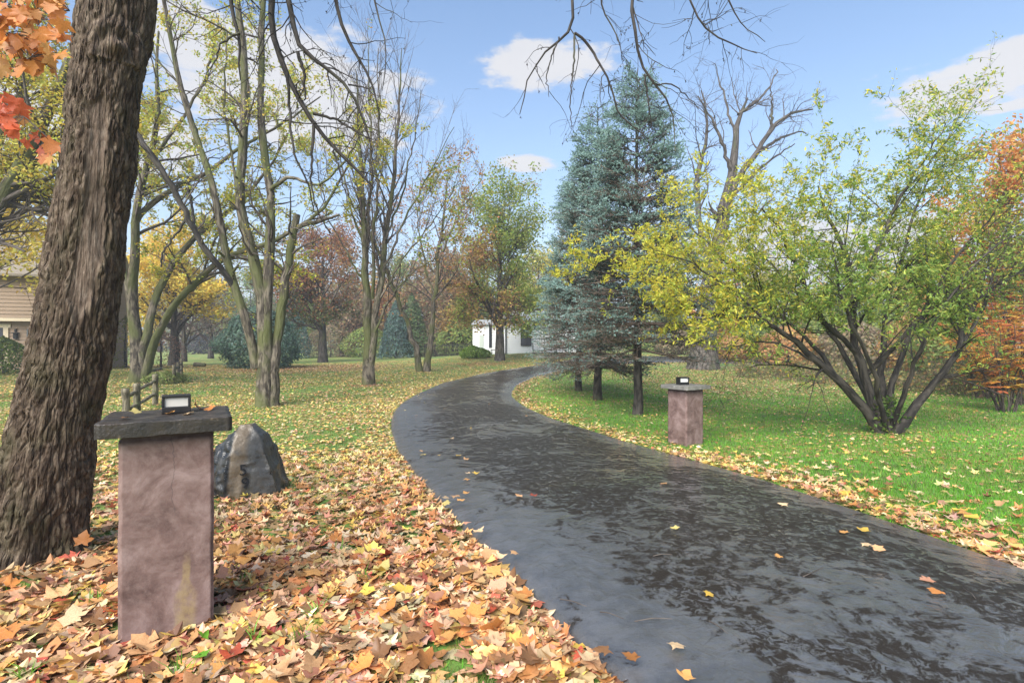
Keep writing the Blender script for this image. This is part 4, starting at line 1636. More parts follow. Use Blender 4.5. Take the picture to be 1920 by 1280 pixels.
def tree_H():
    Y = 16.5
    b = np.array([-18.6, 16.5, 0.])
    b[2] = gz(b[0], b[1])
    st = np.array([-18.3, 16.5, 2.2])
    L = [[b, st, P(-60, 470, Y), P(0, 390, Y), P(23, 340, Y), P(51, 289, Y), P(82, 234, Y), P(113, 168, Y - .2), P(140, 90, Y - .3), P(170, -20, Y - .4)],
         [st, P(-30, 430, Y), P(23, 345, Y), P(70, 305, Y + .3), P(110, 258, Y + .5), P(200, 200, Y + .8)],
         [st, P(-110, 320, Y), P(-60, 200, Y), P(10, 60, Y + .5), P(40, -60, Y + 1)],
         [P(-60, 470, Y), P(0, 250, Y + .6), P(40, 170, Y + 1), P(90, 60, Y + 1.2)]]
    A = np.stack([resample(q, 20, 1, .03) for q in L])
    R = np.stack([taper(20, .36, .08, 1, .3), taper(20, .2, .04), taper(20, .26, .05), taper(20, .14, .04)])
    s1 = spawn(A, R, 80, 2.6, .3, 1, .85, .25, 8, .14, .03, .5, .3)
    s2 = spawn(*s1, 420, 1.2, .2, 1, .7, .25, 6, .16, .03, .55, .4, rmin=.006)
    s3 = spawn(*s2, 1100, .6, .2, 1, .7, .25, 5, .18, .0, .6, .5, rmin=.004)
    lp, _ = twig_points(s3[0], 21000, .1, .14, lambda c: np.where(c[:, 2] > 6.2, 1, .03))
    cl = palette(len(lp), [(.56, .5, .09), (.46, .46, .09), (.6, .45, .08)], [3, 2, 2])
    put_tree('yellowing_tree', 'tree of dark slanting limbs and yellow green leaves behind the leaning trunk', 'tree', b, [
        ('trunk', Tubes().add(A, R).mesh('trunk', 12, .1), M_BARK_MOSS),
        ('branches', Tubes().add(*s1).add(*s2).add(*s3).mesh('branches', 3), M_TWIG),
        ('crown', leaf_cloud('crown', lp, rng.uniform(.08, .15, len(lp)), cl, T_DIAMOND), M_LEAF)])


tree_H()
GOLD = [(.74, .55, .1), (.78, .6, .12), (.62, .52, .11), (.7, .43, .08)]
bI = np.array([-22.9, 22., 0])
bI[2] = gz(bI[0], bI[1])
round_tree('golden_maple', 'golden yellow maple before the tan house wall', bI, 7.6, 5.2, 3.4, .22, 15000, .2, [(.8, .62, .13), (.82, .66, .16), (.7, .6, .14)], [3, 3, 2], M_BARK_DARK, leafz=3.9, l1=30, scatter=.34)
bJ = G(327, 664)
bJ = P(327, 664, 42.)
bJ[2] = gz(bJ[0], bJ[1])
round_tree('golden_maple', 'bright golden maple behind the mossy forked tree', bJ, 10.0, 4.2, 2.2, .36, 12000, .26, GOLD, [3, 3, 2, 1], M_BARK_DARK, leafz=1.6, l1=30)


# ------------------------------------------------------------------ blue spruces
def spruce_mesh(H, Rm, seed, bare=.1, nb=300):
    global rng
    keep = rng
    rng = np.random.default_rng(seed)
    tk = resample([(0, 0, -.15), (.03, 0, H * .3), (0, .03, H * .65), (0, 0, H)], 16, 1, .01)
    tr = taper(16, .0125 * H, .006, .9, .4)
    h = bare * H + (.985 - bare) * H * rng.uniform(0, 1, nb) ** 1.12
    h = np.sort(h)
    h = np.clip(np.round(h / .4) * .4 + rng.normal(0, .03, nb), bare * H, .985 * H)
    az = np.arange(nb) * 2.399 + rng.normal(0, .3, nb)
    k = h / H
    L = Rm * np.clip(1.06 * (1 - k), .02, 1) ** .66 * np.where(k < .2, .72 + 1.4 * k, 1) * rng.uniform(.78, 1.12, nb)
    el = -.3 + .8 * k + rng.normal(0, .07, nb)
    n = 9
    d = np.stack([np.cos(az) * np.cos(el), np.sin(az) * np.cos(el), np.sin(el)], 1)
    p = np.stack([np.zeros(nb), np.zeros(nb), h], 1)
    pts = [p]
    for j in range(n - 1):
        d = norm(d + .04 * rng.normal(size=d.shape) + np.array([0, 0, .045 * (j / n)]))
        p = p + d * (L / (n - 1))[:, None]
        pts.append(p)
    B = np.stack(pts, 1)
    BR = (.006 + .011 * L)[:, None] * np.linspace(1, .25, n)[None]
    # side twigs lying in flat sprays
    t1 = spawn(B, BR, nb * 15, .55, .3, 1, .8, .15, 4, .05, -.01, .6, .4, .25, .5, .003, 9, .94)
    t2 = spawn(*t1, nb * 34, .2, .15, 1, .75, .2, 4, .06, .01, .7, .5, .25, .3, .002, 9, .85)
    alive = lambda T: T
    pos, dirs, frac = [], [], []
    for T, m in ((B, 7), (t1[0], 9), (t2[0], 5)):
        K, N = T.shape[:2]
        f = np.linspace(.12, .999, m)[None] * (N - 1.001) + rng.uniform(-.1, .1, (K, m))
        f = np.clip(f, 0, N - 1.002)
        i = f.astype(int)
        a = (f - i)[..., None]
        kk = np.arange(K)[:, None]
        q = T[kk, i] * (1 - a) + T[kk, i + 1] * a
        dd = norm(T[kk, i + 1] - T[kk, i])
        pos.append(q.reshape(-1, 3))
        dirs.append(dd.reshape(-1, 3))
    pos, dirs = np.concatenate(pos), np.concatenate(dirs)
    hk = np.clip(pos[:, 2] / H, 0, 1)
    Lh = Rm * np.clip(1.06 * (1 - hk), .02, 1) ** .66
    rad = np.hypot(pos[:, 0], pos[:, 1]) / np.maximum(Lh, .05)
    prob = ss(.3, .62, rad + .2 * hk) * (1 - .75 * ss(.4, .17, hk)) * np.clip(.72 + .95 * n2(pos[:, 0] * 1.7 + pos[:, 1], pos[:, 2] * 1.7, 1., 2), .1, 1)
    ok = rng.uniform(size=len(pos)) < prob
    pos, dirs, rad, hk = pos[ok], dirs[ok], rad[ok], hk[ok]
    m = 4
    M = len(pos)
    v = rng.normal(size=(M, m, 3)) + np.array([0, 0, .35])
    v = norm(v - (v * dirs[:, None]).sum(-1, keepdims=True) * dirs[:, None])
    nd_ = norm(v * .8 + dirs[:, None] * .75)
    ln = rng.uniform(.03, .048, (M, m, 1)) * (H / 9)
    side = norm(np.cross(nd_, rng.normal(size=(M, m, 3)))) * .0125 * (H / 9)
    b0 = pos[:, None] - side
    b1 = pos[:, None] + side
    tip = pos[:, None] + nd_ * ln
    V = np.stack([b0, b1, tip], 2).reshape(-1, 3)
    Fa = np.arange(len(V)).reshape(-1, 3)
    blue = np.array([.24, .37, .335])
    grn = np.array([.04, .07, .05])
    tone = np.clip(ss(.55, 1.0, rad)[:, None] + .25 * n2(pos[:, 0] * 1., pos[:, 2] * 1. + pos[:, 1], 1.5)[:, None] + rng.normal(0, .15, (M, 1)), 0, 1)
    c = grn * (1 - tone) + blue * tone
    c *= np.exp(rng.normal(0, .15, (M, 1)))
    C = np.repeat(c, 3 * m, 0)
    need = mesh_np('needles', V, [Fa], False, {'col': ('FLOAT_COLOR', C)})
    trunk = Tubes().add(tk, tr).mesh('trunk', 12, .1)
    lowt = (t2[0][:, 0, 2] < .55 * H) & (rng.uniform(size=len(t2[0])) < .8)
    br = Tubes().add(B, BR).add(*t1).add(t2[0][lowt], t2[1][lowt] * 1.2)
    wood = br.mesh('branches', 3)
    rng = keep
    return trunk, wood, need


def spruces():
    b1 = G(1195, 777)
    s1 = EYE + (640 - 128) / F * b1[1] - b1[2]
    tk, wd, nd_ = spruce_mesh(s1, 2.4, 3, .19, 290)
    r1 = thing('blue_spruce', 'tallest blue spruce with bare lower trunk, front of the row', 'tree', tuple(b1), 'blue spruces right of the driveway')
    obj('trunk', tk, M_BARK_DARK, r1)
    obj('branches', wd, M_TWIG_DEAD, r1)
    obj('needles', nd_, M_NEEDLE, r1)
    r1.rotation_euler = (0, 0, 1.2)
    b2 = G(1121, 750)
    h2 = EYE + (640 - 195) / F * b2[1] - b2[2]
    tk, wd, nd_ = spruce_mesh(h2, 2.3, 8, .1, 290)
    r2 = thing('blue_spruce', 'second blue spruce, behind and left of the tallest one', 'tree', tuple(b2), 'blue spruces right of the driveway')
    obj('trunk', tk, M_BARK_DARK, r2)
    obj('branches', wd, M_TWIG_DEAD, r2)
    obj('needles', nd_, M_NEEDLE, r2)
    b3 = G(1085, 733)
    h3 = EYE + (640 - 300) / F * b3[1] - b3[2]
    copy_thing(r2, 'rearmost blue spruce, shortest and nearest to the driveway bend', tuple(b3), 5.0, (h3 / h2 * 1.0, h3 / h2 * 1.0, h3 / h2))
    return r1


spruce0 = spruces()


# ------------------------------------------------------------------ the spreading shrub tree on the right
def shrub():
    b = G(1660, 812)
    Y = b[1]
    tr = [
        ([(1650, 812, Y), (1620, 765, Y - .1), (1590, 732, Y - .2), (1565, 703, Y - .3), (1530, 680, Y - .4), (1495, 640, Y - .5), (1440, 605, Y - .7), (1370, 590, Y - .9), (1290, 590, Y - 1.1)], .13, .02, .3),
        ([(1660, 812, Y), (1634, 740, Y), (1620, 700, Y), (1604, 660, Y), (1601, 581, Y), (1593, 524, Y - .1), (1579, 452, Y - .2), (1550, 400, Y - .3), (1535, 350, Y - .4)], .14, .02, .3),
        ([(1604, 660, Y), (1554, 610, Y - .3), (1521, 570, Y - .6), (1495, 506, Y - .9), (1470, 440, Y - 1.1), (1430, 390, Y - 1.3)], .08, .015, 0),
        ([(1676, 812, Y - .1), (1700, 780, Y - .15), (1733, 746, Y - .2), (1759, 710, Y - .3), (1798, 664, Y - .4), (1806, 613, Y - .4), (1834, 556, Y - .5), (1877, 530, Y - .5), (1930, 500, Y - .6)], .11, .02, .4),
        ([(1798, 664, Y - .4), (1838, 585, Y - .3), (1870, 500, Y - .2), (1900, 420, Y)], .05, .012, 0),
        ([(1666, 812, Y + .1), (1669, 760, Y + .15), (1674, 696, Y + .3), (1715, 610, Y + .4), (1787, 538, Y + .5), (1859, 463, Y + .6), (1915, 420, Y + .7)], .09, .015, .2),
        ([(1626, 700, Y), (1654, 675, Y - .2), (1697, 628, Y - .5), (1751, 552, Y - .7), (1787, 484, Y - .9), (1852, 416, Y - 1), (1892, 350, Y - 1.1)], .06, .012, 0),
        ([(1662, 800, Y + .1), (1650, 700, Y + .6), (1660, 600, Y + 1), (1690, 480, Y + 1.3), (1720, 380, Y + 1.5), (1770, 280, Y + 1.6)], .09, .012, 0),
        ([(1640, 770, Y + .1), (1600, 690, Y + .7), (1540, 600, Y + 1.1), (1470, 520, Y + 1.4), (1400, 450, Y + 1.6)], .09, .012, 0),
        ([(1601, 581, Y), (1640, 480, Y - .2), (1680, 380, Y - .3), (1730, 300, Y - .4), (1780, 230, Y - .4)], .06, .01, 0),
        ([(1565, 703, Y - .3), (1520, 640, Y + .2), (1440, 570, Y + .4), (1350, 480, Y + .4), (1290, 420, Y + .3)], .06, .012, 0),
        ([(1530, 680, Y - .4), (1460, 642, Y - .6), (1410, 640, Y - .8), (1370, 655, Y - .9)], .035, .01, 0),
        ([(1440, 605, Y - .7), (1370, 540, Y - 1), (1290, 490, Y - 1.2), (1230, 470, Y - 1.3)], .04, .01, 0),
        ([(1660, 800, Y - .1), (1640, 700, Y - .8), (1590, 590, Y - 1.3), (1560, 500, Y - 1.6), (1570, 430, Y - 1.8)], .07, .012, 0),
        ([(1672, 800, Y - .1), (1710, 690, Y - .8), (1750, 600, Y - 1.2), (1840, 480, Y - 1.5), (1900, 440, Y - 1.6)], .07, .012, 0),
    ]
    A, R = stems(tr, 18, .02)
    R = R * .8
    s1 = spawn(A, R, 240, 1.45, .3, 1, .7, .22, 9, .08, -.01, .45, .25, .35, .35, .006)
    s2 = spawn(*s1, 1400, .85, .1, 1, .75, .22, 7, .08, -.06, .5, .4, .35, .3, .003)
    s3 = spawn(*s2, 3200, .42, .15, 1, .65, .2, 5, .1, -.02, .6, .5, rmin=.002)
    n = 72000
    q1_, _ = twig_points(s3[0], int(n * .62), .1, .035)
    q2_, _ = twig_points(s2[0], int(n * .38), .1, .035)
    lp = np.concatenate([q1_, q2_])
    far_out = np.clip(np.hypot(lp[:, 0] - b[0], lp[:, 1] - b[1]) - 1.2, 0, 3.2)
    lp = lp[lp[:, 2] > b[2] + .62 + .38 * far_out + .3 * rng.uniform(size=len(lp))]
    px = 960 + lp[:, 0] / lp[:, 1] * F
    kp = rng.uniform(size=len(px)) > .72 * ss(1740, 1880, px)
    lp, px = lp[kp], px[kp]
    yl = ss(1560, 1230, px + rng.normal(0, 60, len(px)) + 90 * n2(lp[:, 0], lp[:, 2], .8))
    hi = ss(2.6, 4.6, lp[:, 2]) * .4
    y = np.clip(yl + hi, 0, 1)
    g = palette(len(lp), [(.22, .33, .07), (.3, .39, .08), (.41, .45, .09), (.16, .26, .055)], [3, 3, 2, 2])
    ye = palette(len(lp), [(.66, .58, .07), (.58, .56, .08), (.46, .5, .08)], [3, 3, 2])
    c = np.where((rng.uniform(size=len(lp)) < y)[:, None], ye, g)
    # leaves hang in pointed tufts
    nr = norm(rng.normal(size=(len(lp), 3)) + np.array([0, -.15, .8]))
    ivp = b + np.stack([rng.normal(-.12, .16, 260), rng.normal(-.18, .1, 260), rng.uniform(.05, .8, 260)], 1)
    ivc = palette(260, [(.07, .14, .03), (.13, .2, .04), (.22, .25, .05)], [3, 3, 1])
    t = put_tree('spreading_shrub', 'wide spreading many stemmed shrub with yellow to green leaves on the right lawn', 'shrub', b, [
        ('trunk', Tubes().add(A, R).mesh('trunk', 10, .16), M_BARK_DARK),
        ('branches', Tubes().add(*s1).add(*s2).add(*s3).mesh('branches', 3), M_TWIG_DARK),
        ('crown', leaf_cloud('crown', lp, rng.uniform(.06, .115, len(lp)), c, T_LANCE, nr), M_LEAF),
        ('ivy', leaf_cloud('ivy', ivp, rng.uniform(.06, .11, 260), ivc, T_DIAMOND), M_LEAF)])


shrub()


# ------------------------------------------------------------------ big bare tree behind on the right
def tree_G():
    b = G(1318, 692)
    Y = b[1]
    tr = [([(1318, 698, Y), (1320, 640, Y), (1328, 560, Y), (1345, 460, Y), (1362, 380, Y), (1374, 330, Y), (1380, 265, Y), (1384, 215, Y), (1400, 185, Y + .3)], .72, .06, .5),
          ([(1362, 380, Y), (1392, 320, Y - .4), (1420, 285, Y - .7), (1446, 240, Y - 1), (1480, 212, Y - 1.3), (1526, 205, Y - 1.6)], .24, .04, 0),
          ([(1335, 510, Y), (1310, 430, Y + .5), (1304, 340, Y + .8), (1320, 280, Y + 1), (1328, 230, Y + 1), (1318, 170, Y + 1)], .24, .04, 0),
          ([(1384, 215, Y), (1420, 190, Y + .3), (1446, 160, Y + .5), (1456, 130, Y + .6)], .1, .03, 0),
          ([(1374, 330, Y), (1350, 260, Y - .4), (1330, 215, Y - .7), (1308, 180, Y - 1)], .14, .03, 0),
          ([(1380, 265, Y), (1360, 190, Y + .2), (1340, 120, Y + .4)], .1, .02, 0),
          ([(1420, 285, Y - .7), (1460, 262, Y - .3), (1500, 245, Y), (1512, 250, Y)], .12, .03, 0),
          ([(1362, 380, Y), (1410, 330, Y + .6), (1446, 300, Y + .9), (1490, 270, Y + 1.2)], .14, .03, 0),
          ([(1345, 460, Y), (1400, 420, Y - .6), (1450, 370, Y - 1)], .12, .03, 0),
          ([(1446, 240, Y - 1), (1448, 200, Y - 1.2), (1444, 165, Y - 1.4)], .1, .025, 0)]
    A, R = stems(tr, 18, .05)
    s1 = spawn(A, R, 75, 2.8, .3, 1, .8, .25, 9, .16, .03, .45, .25, rmin=.016)
    s2 = spawn(*s1, 360, 1.3, .15, 1, .7, .25, 7, .18, .02, .55, .4, rmin=.009)
    s3 = spawn(*s2, 700, .6, .2, 1, .7, .25, 5, .18, .0, .6, .5, rmin=.006)
    put_tree('bare_tree', 'big bare grey tree rising behind the blue spruce and the shrub', 'tree', b, [
        ('trunk', Tubes().add(A, R).mesh('trunk', 14, .12), M_BARK_GREY),
        ('branches', Tubes().add(*s1).add(*s2).add(*s3).mesh('branches', 3), M_TWIG)])


tree_G()


# ------------------------------------------------------------------ conifers, bushes and the far trees
def conifer_bush(name, label, base, H, Rm, cols, n, ls, tipped=.5, group=None):
    """a dense bush or cone of foliage sprays with a stem inside"""
    base = np.asarray(base, float)
    k = rng.uniform(0, 1, n) ** .8
    rr = Rm * (np.sin(np.pi * np.clip(k * .82 + .2, 0, 1)) ** .8 if tipped < .8 else (1 - k) ** .8)
    az = rng.uniform(0, 2 * np.pi, n)
    lump = 1 + .22 * noise3(np.stack([np.cos(az) * 2.5, np.sin(az) * 2.5, k * 5], -1) + base[0]) + .1 * noise3(np.stack([np.cos(az) * 7, np.sin(az) * 7, k * 14], -1))
    r = rr * lump * rng.uniform(.45, 1, n) ** .4
    p = np.stack([r * np.cos(az), r * np.sin(az), k * H], 1)
    c = palette(n, cols, np.ones(len(cols)), .2)
    nr = norm(np.stack([np.cos(az), np.sin(az), .5 + 0 * az], 1) + rng.normal(0, .5, (n, 3)))
    tk = resample([(0, 0, -.1), (0, 0, H * .5), (0, 0, H * .92)], 8, 0, .02)
    T = Tubes().add(tk, taper(8, .02 * H + .03, .01))
    t = thing(name, label, 'bush' if tipped < .8 else 'tree', tuple(base), group)
    obj('stem', T.mesh('stem', 6), M_BARK_DARK, t)
    obj('foliage', leaf_cloud('foliage', p, ls * rng.uniform(.7, 1.3, n), c, T_DIAMOND, nr), M_LEAF, t)
    return t


JUN = [(.12, .2, .15), (.16, .25, .19), (.09, .15, .11)]
conifer_bush('juniper_bush', 'large rounded blue green juniper behind the mossy tree', G(487, 690), 4.6, 2.9, JUN, 12000, .2, .5)
BLU = [(.16, .26, .22), (.22, .32, .28), (.12, .19, .16)]
GRN = [(.13, .2, .08), (.18, .25, .1), (.1, .15, .07)]


conifer_bush('conifer', 'bluish pointed conifer right of the bare upright tree', gp(742, 58), 6.2, 2.2, BLU, 6000, .26, .9)
conifer_bush('conifer', 'green conifer beside the bluish pointed one', gp(772, 60), 7.2, 2.6, GRN, 6000, .26, .9)
conifer_bush('conifer', 'tall misty conifer between juniper and dense maple', gp(545, 62), 9.0, 2.4, BLU, 6000, .28, .9)
conifer_bush('bush', 'bright lime green bush at the left corner of the white house', gp(886, 43.5), 1.05, 1.15, [(.18, .3, .04), (.25, .36, .06), (.13, .22, .03)], 3000, .12, .5)
conifer_bush('bush', 'smaller lime green bush below the narrow house window', gp(904, 43.2), .8, .8, [(.18, .3, .04), (.25, .36, .06), (.13, .22, .03)], 2200, .11, .5)
conifer_bush('bush', 'green bush at the tan house wall beside the leaning trunk', G(6, 700), 1.9, 1.3, [(.13, .2, .04), (.2, .25, .06), (.08, .13, .03)], 4000, .12, .5)
conifer_bush('bush', 'dark grey bush on the far pale lawn', gp(372, 85), 3.2, 4.0, [(.05, .055, .06), (.07, .07, .075)], 2500, .3, .5)
conifer_bush('bush', 'pinkish bare bush behind the mossy forked tree', gp(302, 36), 2.6, 1.6, [(.3, .17, .13), (.24, .15, .1)], 1500, .1, .5)
conifer_bush('bush', 'pale green clump by the far rail fence', G(312, 718), .55, .9, [(.2, .26, .07), (.28, .3, .1)], 1200, .12, .5)
conifer_bush('bush', 'thin yellow green bush by the corner of the tan house', gp(235, 33), 3.2, 1.2, [(.3, .28, .06), (.2, .2, .06)], 900, .12, .5)


def far_prototypes():
    protos = {}
    z = np.zeros(3)
    spec = {
        'brown': ([(.34, .21, .13), (.4, .25, .14), (.27, .2, .12), (.28, .26, .12)], 5600, 13, 4.6),
        'green': ([(.18, .26, .09), (.25, .31, .1), (.33, .33, .1)], 5600, 13, 4.6),
        'orange': ([(.58, .28, .1), (.5, .25, .12), (.56, .38, .12)], 5600, 10, 4.0),
        'yellow': ([(.55, .47, .12), (.46, .44, .13), (.38, .38, .11)], 5200, 12, 4.6),
        'grey': ([(.17, .13, .1), (.2, .15, .1)], 900, 13, 5.0),
    }
    for k, (cols, n, H, cw) in spec.items():
        protos[k] = round_tree('far_tree', 'x', z, H, cw, 1.4, .3, n, .42, cols, np.ones(len(cols)), M_BARK_DARK, scatter=.5, l1=22)
    return protos


PR = far_prototypes()
FARG = 'trees beyond the lawn'
far = [
    ('green', 575, 75, .9, 'hazy green tree at the far edge just right of the juniper'),
    ('brown', 640, 70, .9, 'brown tree filling the gap right of the dense maple'),
    ('green', 660, 82, .8, 'low green tree between the dense maple and the bare upright tree'),
    ('orange', 700, 78, 1.0, 'dull orange tree behind the bare upright tree'),
    ('green', 768, 76, 1.0, 'tall green tree above the far conifers'),
    ('brown', 800, 66, .85, 'brown tree showing between the twin trunks'),
    ('brown', 845, 60, .85, 'rust brown tree over the iron fence'),
    ('green', 862, 64, .8, 'leafy green tree left of the white house'),
    ('brown', 835, 80, 1.1, 'tall brown tree farthest behind the iron fence'),
    ('yellow', 1010, 66, 1.0, 'yellowish tree rising behind the white house'),
    ('green', 915, 70, 1.0, 'green tree behind the left end of the white house roof'),
    ('brown', 985, 76, 1.0, 'brown tree behind the white house chimney side'),
    ('orange', 1075, 72, 1.0, 'orange tree glimpsed left of the spruces'),
    ('grey', 395, 62, .85, 'bare grey spreading tree over the pale far lawn'),
    ('grey', 345, 52, .8, 'bare dark tree behind the golden maple'),
    ('yellow', 420, 110, 1.1, 'misty yellow tree far across the pale lawn'),
    ('green', 470, 95, 1.0, 'misty green tree far behind the juniper'),
    ('yellow', 300, 100, 1.2, 'misty yellow tree far beyond the golden maple'),
    ('green', 365, 120, 1.2, 'palest misty tree at the end of the left lawn'),
    ('orange', 1345, 58, .8, 'orange tree seen under the shrub beside the bare trunk'),
    ('green', 1275, 64, .9, 'green tree behind the spruce row'),
    ('yellow', 1230, 74, 1.0, 'yellow tree far behind the spruce trunks'),
    ('brown', 1400, 66, .9, 'brown tree seen through the left of the shrub'),
    ('yellow', 1455, 54, .7, 'yellow green tree seen through the middle of the shrub'),
    ('orange', 1530, 60, .75, 'orange brown tree seen low between the shrub stems'),
    ('green', 1600, 52, .7, 'green tree behind the shrub base'),
    ('yellow', 1690, 46, .65, 'yellow tree behind the right stems of the shrub'),
    ('green', 1770, 40, .62, 'green tree at the back of the right hand thicket'),
    ('brown', 520, 105, 1.1, 'brown misty tree above the juniper'),
    ('brown', 735, 92, 1.1, 'tall brown tree behind the far conifers'),
]
for kk, (kind, px, Y, s, lab) in enumerate(far):
    g = gp(px, Y)
    if kind in PR and 'used' not in PR[kind]:
        r = PR[kind]
        r['used'] = 1
        r.location = g
        r.scale = (s, s, s)
        r.rotation_euler = (0, 0, kk * 1.7)
        r['label'] = lab
        r['group'] = FARG
    else:
        r = copy_thing(PR[kind], lab, tuple(g), kk * 1.7, s, FARG)
    r.name = {'brown': 'brown_tree', 'green': 'green_tree', 'orange': 'orange_tree', 'yellow': 'yellow_tree', 'grey': 'bare_tree'}[kind]
for r in PR.values():
    if 'used' in r:
        del r['used']
for o in bpy.data.objects:
    if 'used' in o:
        del o['used']


TH = [(.22, .3, .08), (.3, .34, .09), (.16, .22, .06)]
TO = [(.56, .3, .12), (.48, .28, .13), (.52, .4, .14)]
TB = [(.3, .23, .15), (.26, .22, .14), (.33, .27, .15)]
for px, Y, H, W, cc, lab in ((1362, 44, 2.2, 2.4, TO, 'peach orange bush low behind the left arm of the shrub'), (1420, 47, 3.4, 3.0, TH, 'green bush behind the left arm of the shrub'),
                             (1478, 40, 3.0, 2.6, TO, 'orange brown bush seen through the shrub left of its stems'), (1545, 43, 4.2, 3.2, TH, 'tall green bush behind the shrub stems'),
                             (1605, 37, 3.4, 2.8, TB, 'brown bush right behind the foot of the shrub'), (1668, 40, 4.8, 3.2, TH, 'tall green bush seen through the right half of the shrub'),
                             (1730, 34, 4.2, 2.6, TO, 'orange bush behind the right arm of the shrub'), (1790, 31, 4.0, 2.4, TH, 'green bush left of the sumac thicket'),
                             (1275, 52, 2.4, 2.6, TB, 'brown bush low behind the spruce trunks'), (1215, 56, 2.6, 2.6, TH, 'green bush far behind the front spruce trunk'),
                             (690, 66, 4.0, 3.4, TH, 'green bush at the wood edge left of the bluish conifer'), (620, 68, 4.2, 3.6, TB, 'brown bush at the wood edge under the dense maple'),
                             (815, 62, 4.6, 3.2, TB, 'brown bush behind the left half of the iron fence'), (858, 58, 4.0, 2.8, TH, 'green bush behind the right half of the iron fence')):
    conifer_bush('bush', lab, gp(px, Y), H, W, cc, 3600, .24, .5, 'bushes along the back of the lawns')


# far wood: one mass that closes the horizon
def far_wood():
    n = 30000
    az = rng.uniform(-1.0, 1.0, n)
    Y = rng.uniform(105, 150, n)
    x = Y * np.tan(az) * .75
    h = 6 + 2.5 * n2(x, Y, .05, 1) + 1.6 * n2(x, 0 * Y, .16, 4)
    z = gz(x, Y) + h * rng.uniform(0, 1, n) ** .8
    c = palette(n, [(.22, .24, .12), (.3, .25, .13), (.36, .3, .13), (.16, .2, .11), (.38, .22, .12)], [3, 2, 2, 3, 1])
    o = obj('far_wood', leaf_cloud('far_wood', np.stack([x, Y, z], 1), rng.uniform(.6, 1.3, n), c, T_DIAMOND), M_LEAF)
    tag(o, 'hazy wood closing the view beyond the lawns', kind='stuff')


far_wood()


def make_haze():
    t = NT('haze')
    t.nt.nodes.remove(t.p)
    v = t.n('ShaderNodeVolumePrincipled')
    v.inputs['Color'].default_value = (.9, .93, 1, 1)
    v.inputs['Density'].default_value = .0016
    v.inputs['Anisotropy'].default_value = .2
    t.link(v.outputs[0], t.out.inputs['Volume'])
    o = MB().box(-262, -44, -4, 262, 304, 26).build('haze', t.m)
    tag(o, 'thin autumn mist', kind='stuff')


make_haze()


# ------------------------------------------------------------------ thicket on the right: sumac and undergrowth
def sumac(label, base, H, n_stem, cols, nleaf=150, sp=.7):
    base = np.asarray(base, float)
    A, R = [], []
    for k in range(n_stem):
        a = rng.uniform(0, 2 * np.pi)
        o = np.array([math.cos(a), math.sin(a), 0]) * rng.uniform(.05, .25)
        e = np.array([math.cos(a), math.sin(a), 0]) * sp * rng.uniform(.5, 1.2)
        A.append(resample([base + o, base + o + e * .4 + [0, 0, H * .5], base + o + e + [0, 0, H * rng.uniform(.75, 1)]], 10, 1, .02))
        R.append(taper(10, .025, .008))
    A, R = np.stack(A), np.stack(R)
    s1 = spawn(A, R, nleaf, .5, .25, 1, 1.1, .2, 7, .06, -.06, .4, .4, .2, .2, .003)
    # pinnate leaves: leaflets in pairs along each rachis
    T = s1[0]
    K, N = T.shape[:2]
    m = 9
    f = np.linspace(.15, .99, m)[None].repeat(K, 0) * (N - 1.001)
    i = f.astype(int)
    a = (f - i)[..., None]
    kk = np.arange(K)[:, None]
    q = (T[kk, i] * (1 - a) + T[kk, i + 1] * a)
    d = norm(T[kk, i + 1] - T[kk, i])
    sd = norm(np.cross(d, np.array([0, 0, 1.])))
    pos, ax = [], []
    for s in (-1, 1):
        v = norm(sd * s + d * .45 + np.array([0, 0, -.35]))
        pos.append((q + v * .055).reshape(-1, 3))
        ax.append(v.reshape(-1, 3))
    pos, ax = np.concatenate(pos), np.concatenate(ax)
    up_ = norm(np.cross(np.cross(ax, np.array([0, 0, 1.])), ax) + rng.normal(0, .25, ax.shape))
    wv = norm(np.cross(up_, ax))
    L, W = .065, .02
    V = np.stack([pos - ax * L, pos + wv * W + up_ * .006, pos + ax * L, pos - wv * W + up_ * .006], 1).reshape(-1, 3)
    Fa = (np.array([(0, 1, 2), (0, 2, 3)])[None] + np.arange(len(pos))[:, None, None] * 4).reshape(-1, 3)
    pick = np.tile(rng.integers(0, len(cols), K).repeat(m), 2)
    c = palette(len(pos), cols, np.ones(len(cols)), .12, pick)
    C = np.repeat(c, 4, 0)
    put_tree('sumac_shrub', label, 'shrub', base, [
        ('stems', Tubes().add(A, R).add(*s1).mesh('stems', 5), M_TWIG),
        ('leaves', mesh_np('leaves', V, [Fa], False, {'col': ('FLOAT_COLOR', C)}), M_LEAF)], 'sumac at the right edge')


OR = [(.75, .36, .07), (.7, .28, .07), (.74, .46, .1), (.6, .18, .08), (.46, .42, .1)]
sumac('orange sumac with red leaflets at the right edge, lowest and nearest', gp(1885, 14.6), 2.5, 12, OR, 210, .9)
sumac('tall orange sumac behind the low one at the right edge', gp(1925, 16.0), 3.8, 12, OR, 230, 1.1)
sumac('orange and yellow sumac between the shrub and the right edge', gp(1848, 18), 3.0, 10, OR, 180, 1.0)
sumac('tall orange sumac deepest in the right thicket', gp(1870, 19.5), 5.0, 12, OR, 260, 1.4)


def orange_tree():
    b = gp(1892, 21)
    round_tree('orange_maple', 'orange tree rising behind the shrub at the right edge', b, 9.4, 3.0, 1.6, .2, 15000, .17, [(.72, .32, .09), (.66, .4, .13), (.6, .25, .1), (.66, .46, .15)], [3, 3, 2, 1], M_BARK_DARK, l1=30)
    round_tree('green_tree', 'yellow green tree at the right edge beside the orange one', gp(2010, 19), 6.0, 3.0, 1.6, .16, 7000, .14, [(.25, .28, .05), (.18, .24, .05), (.35, .3, .05)], [3, 3, 2], M_BARK_DARK, l1=28)


orange_tree()


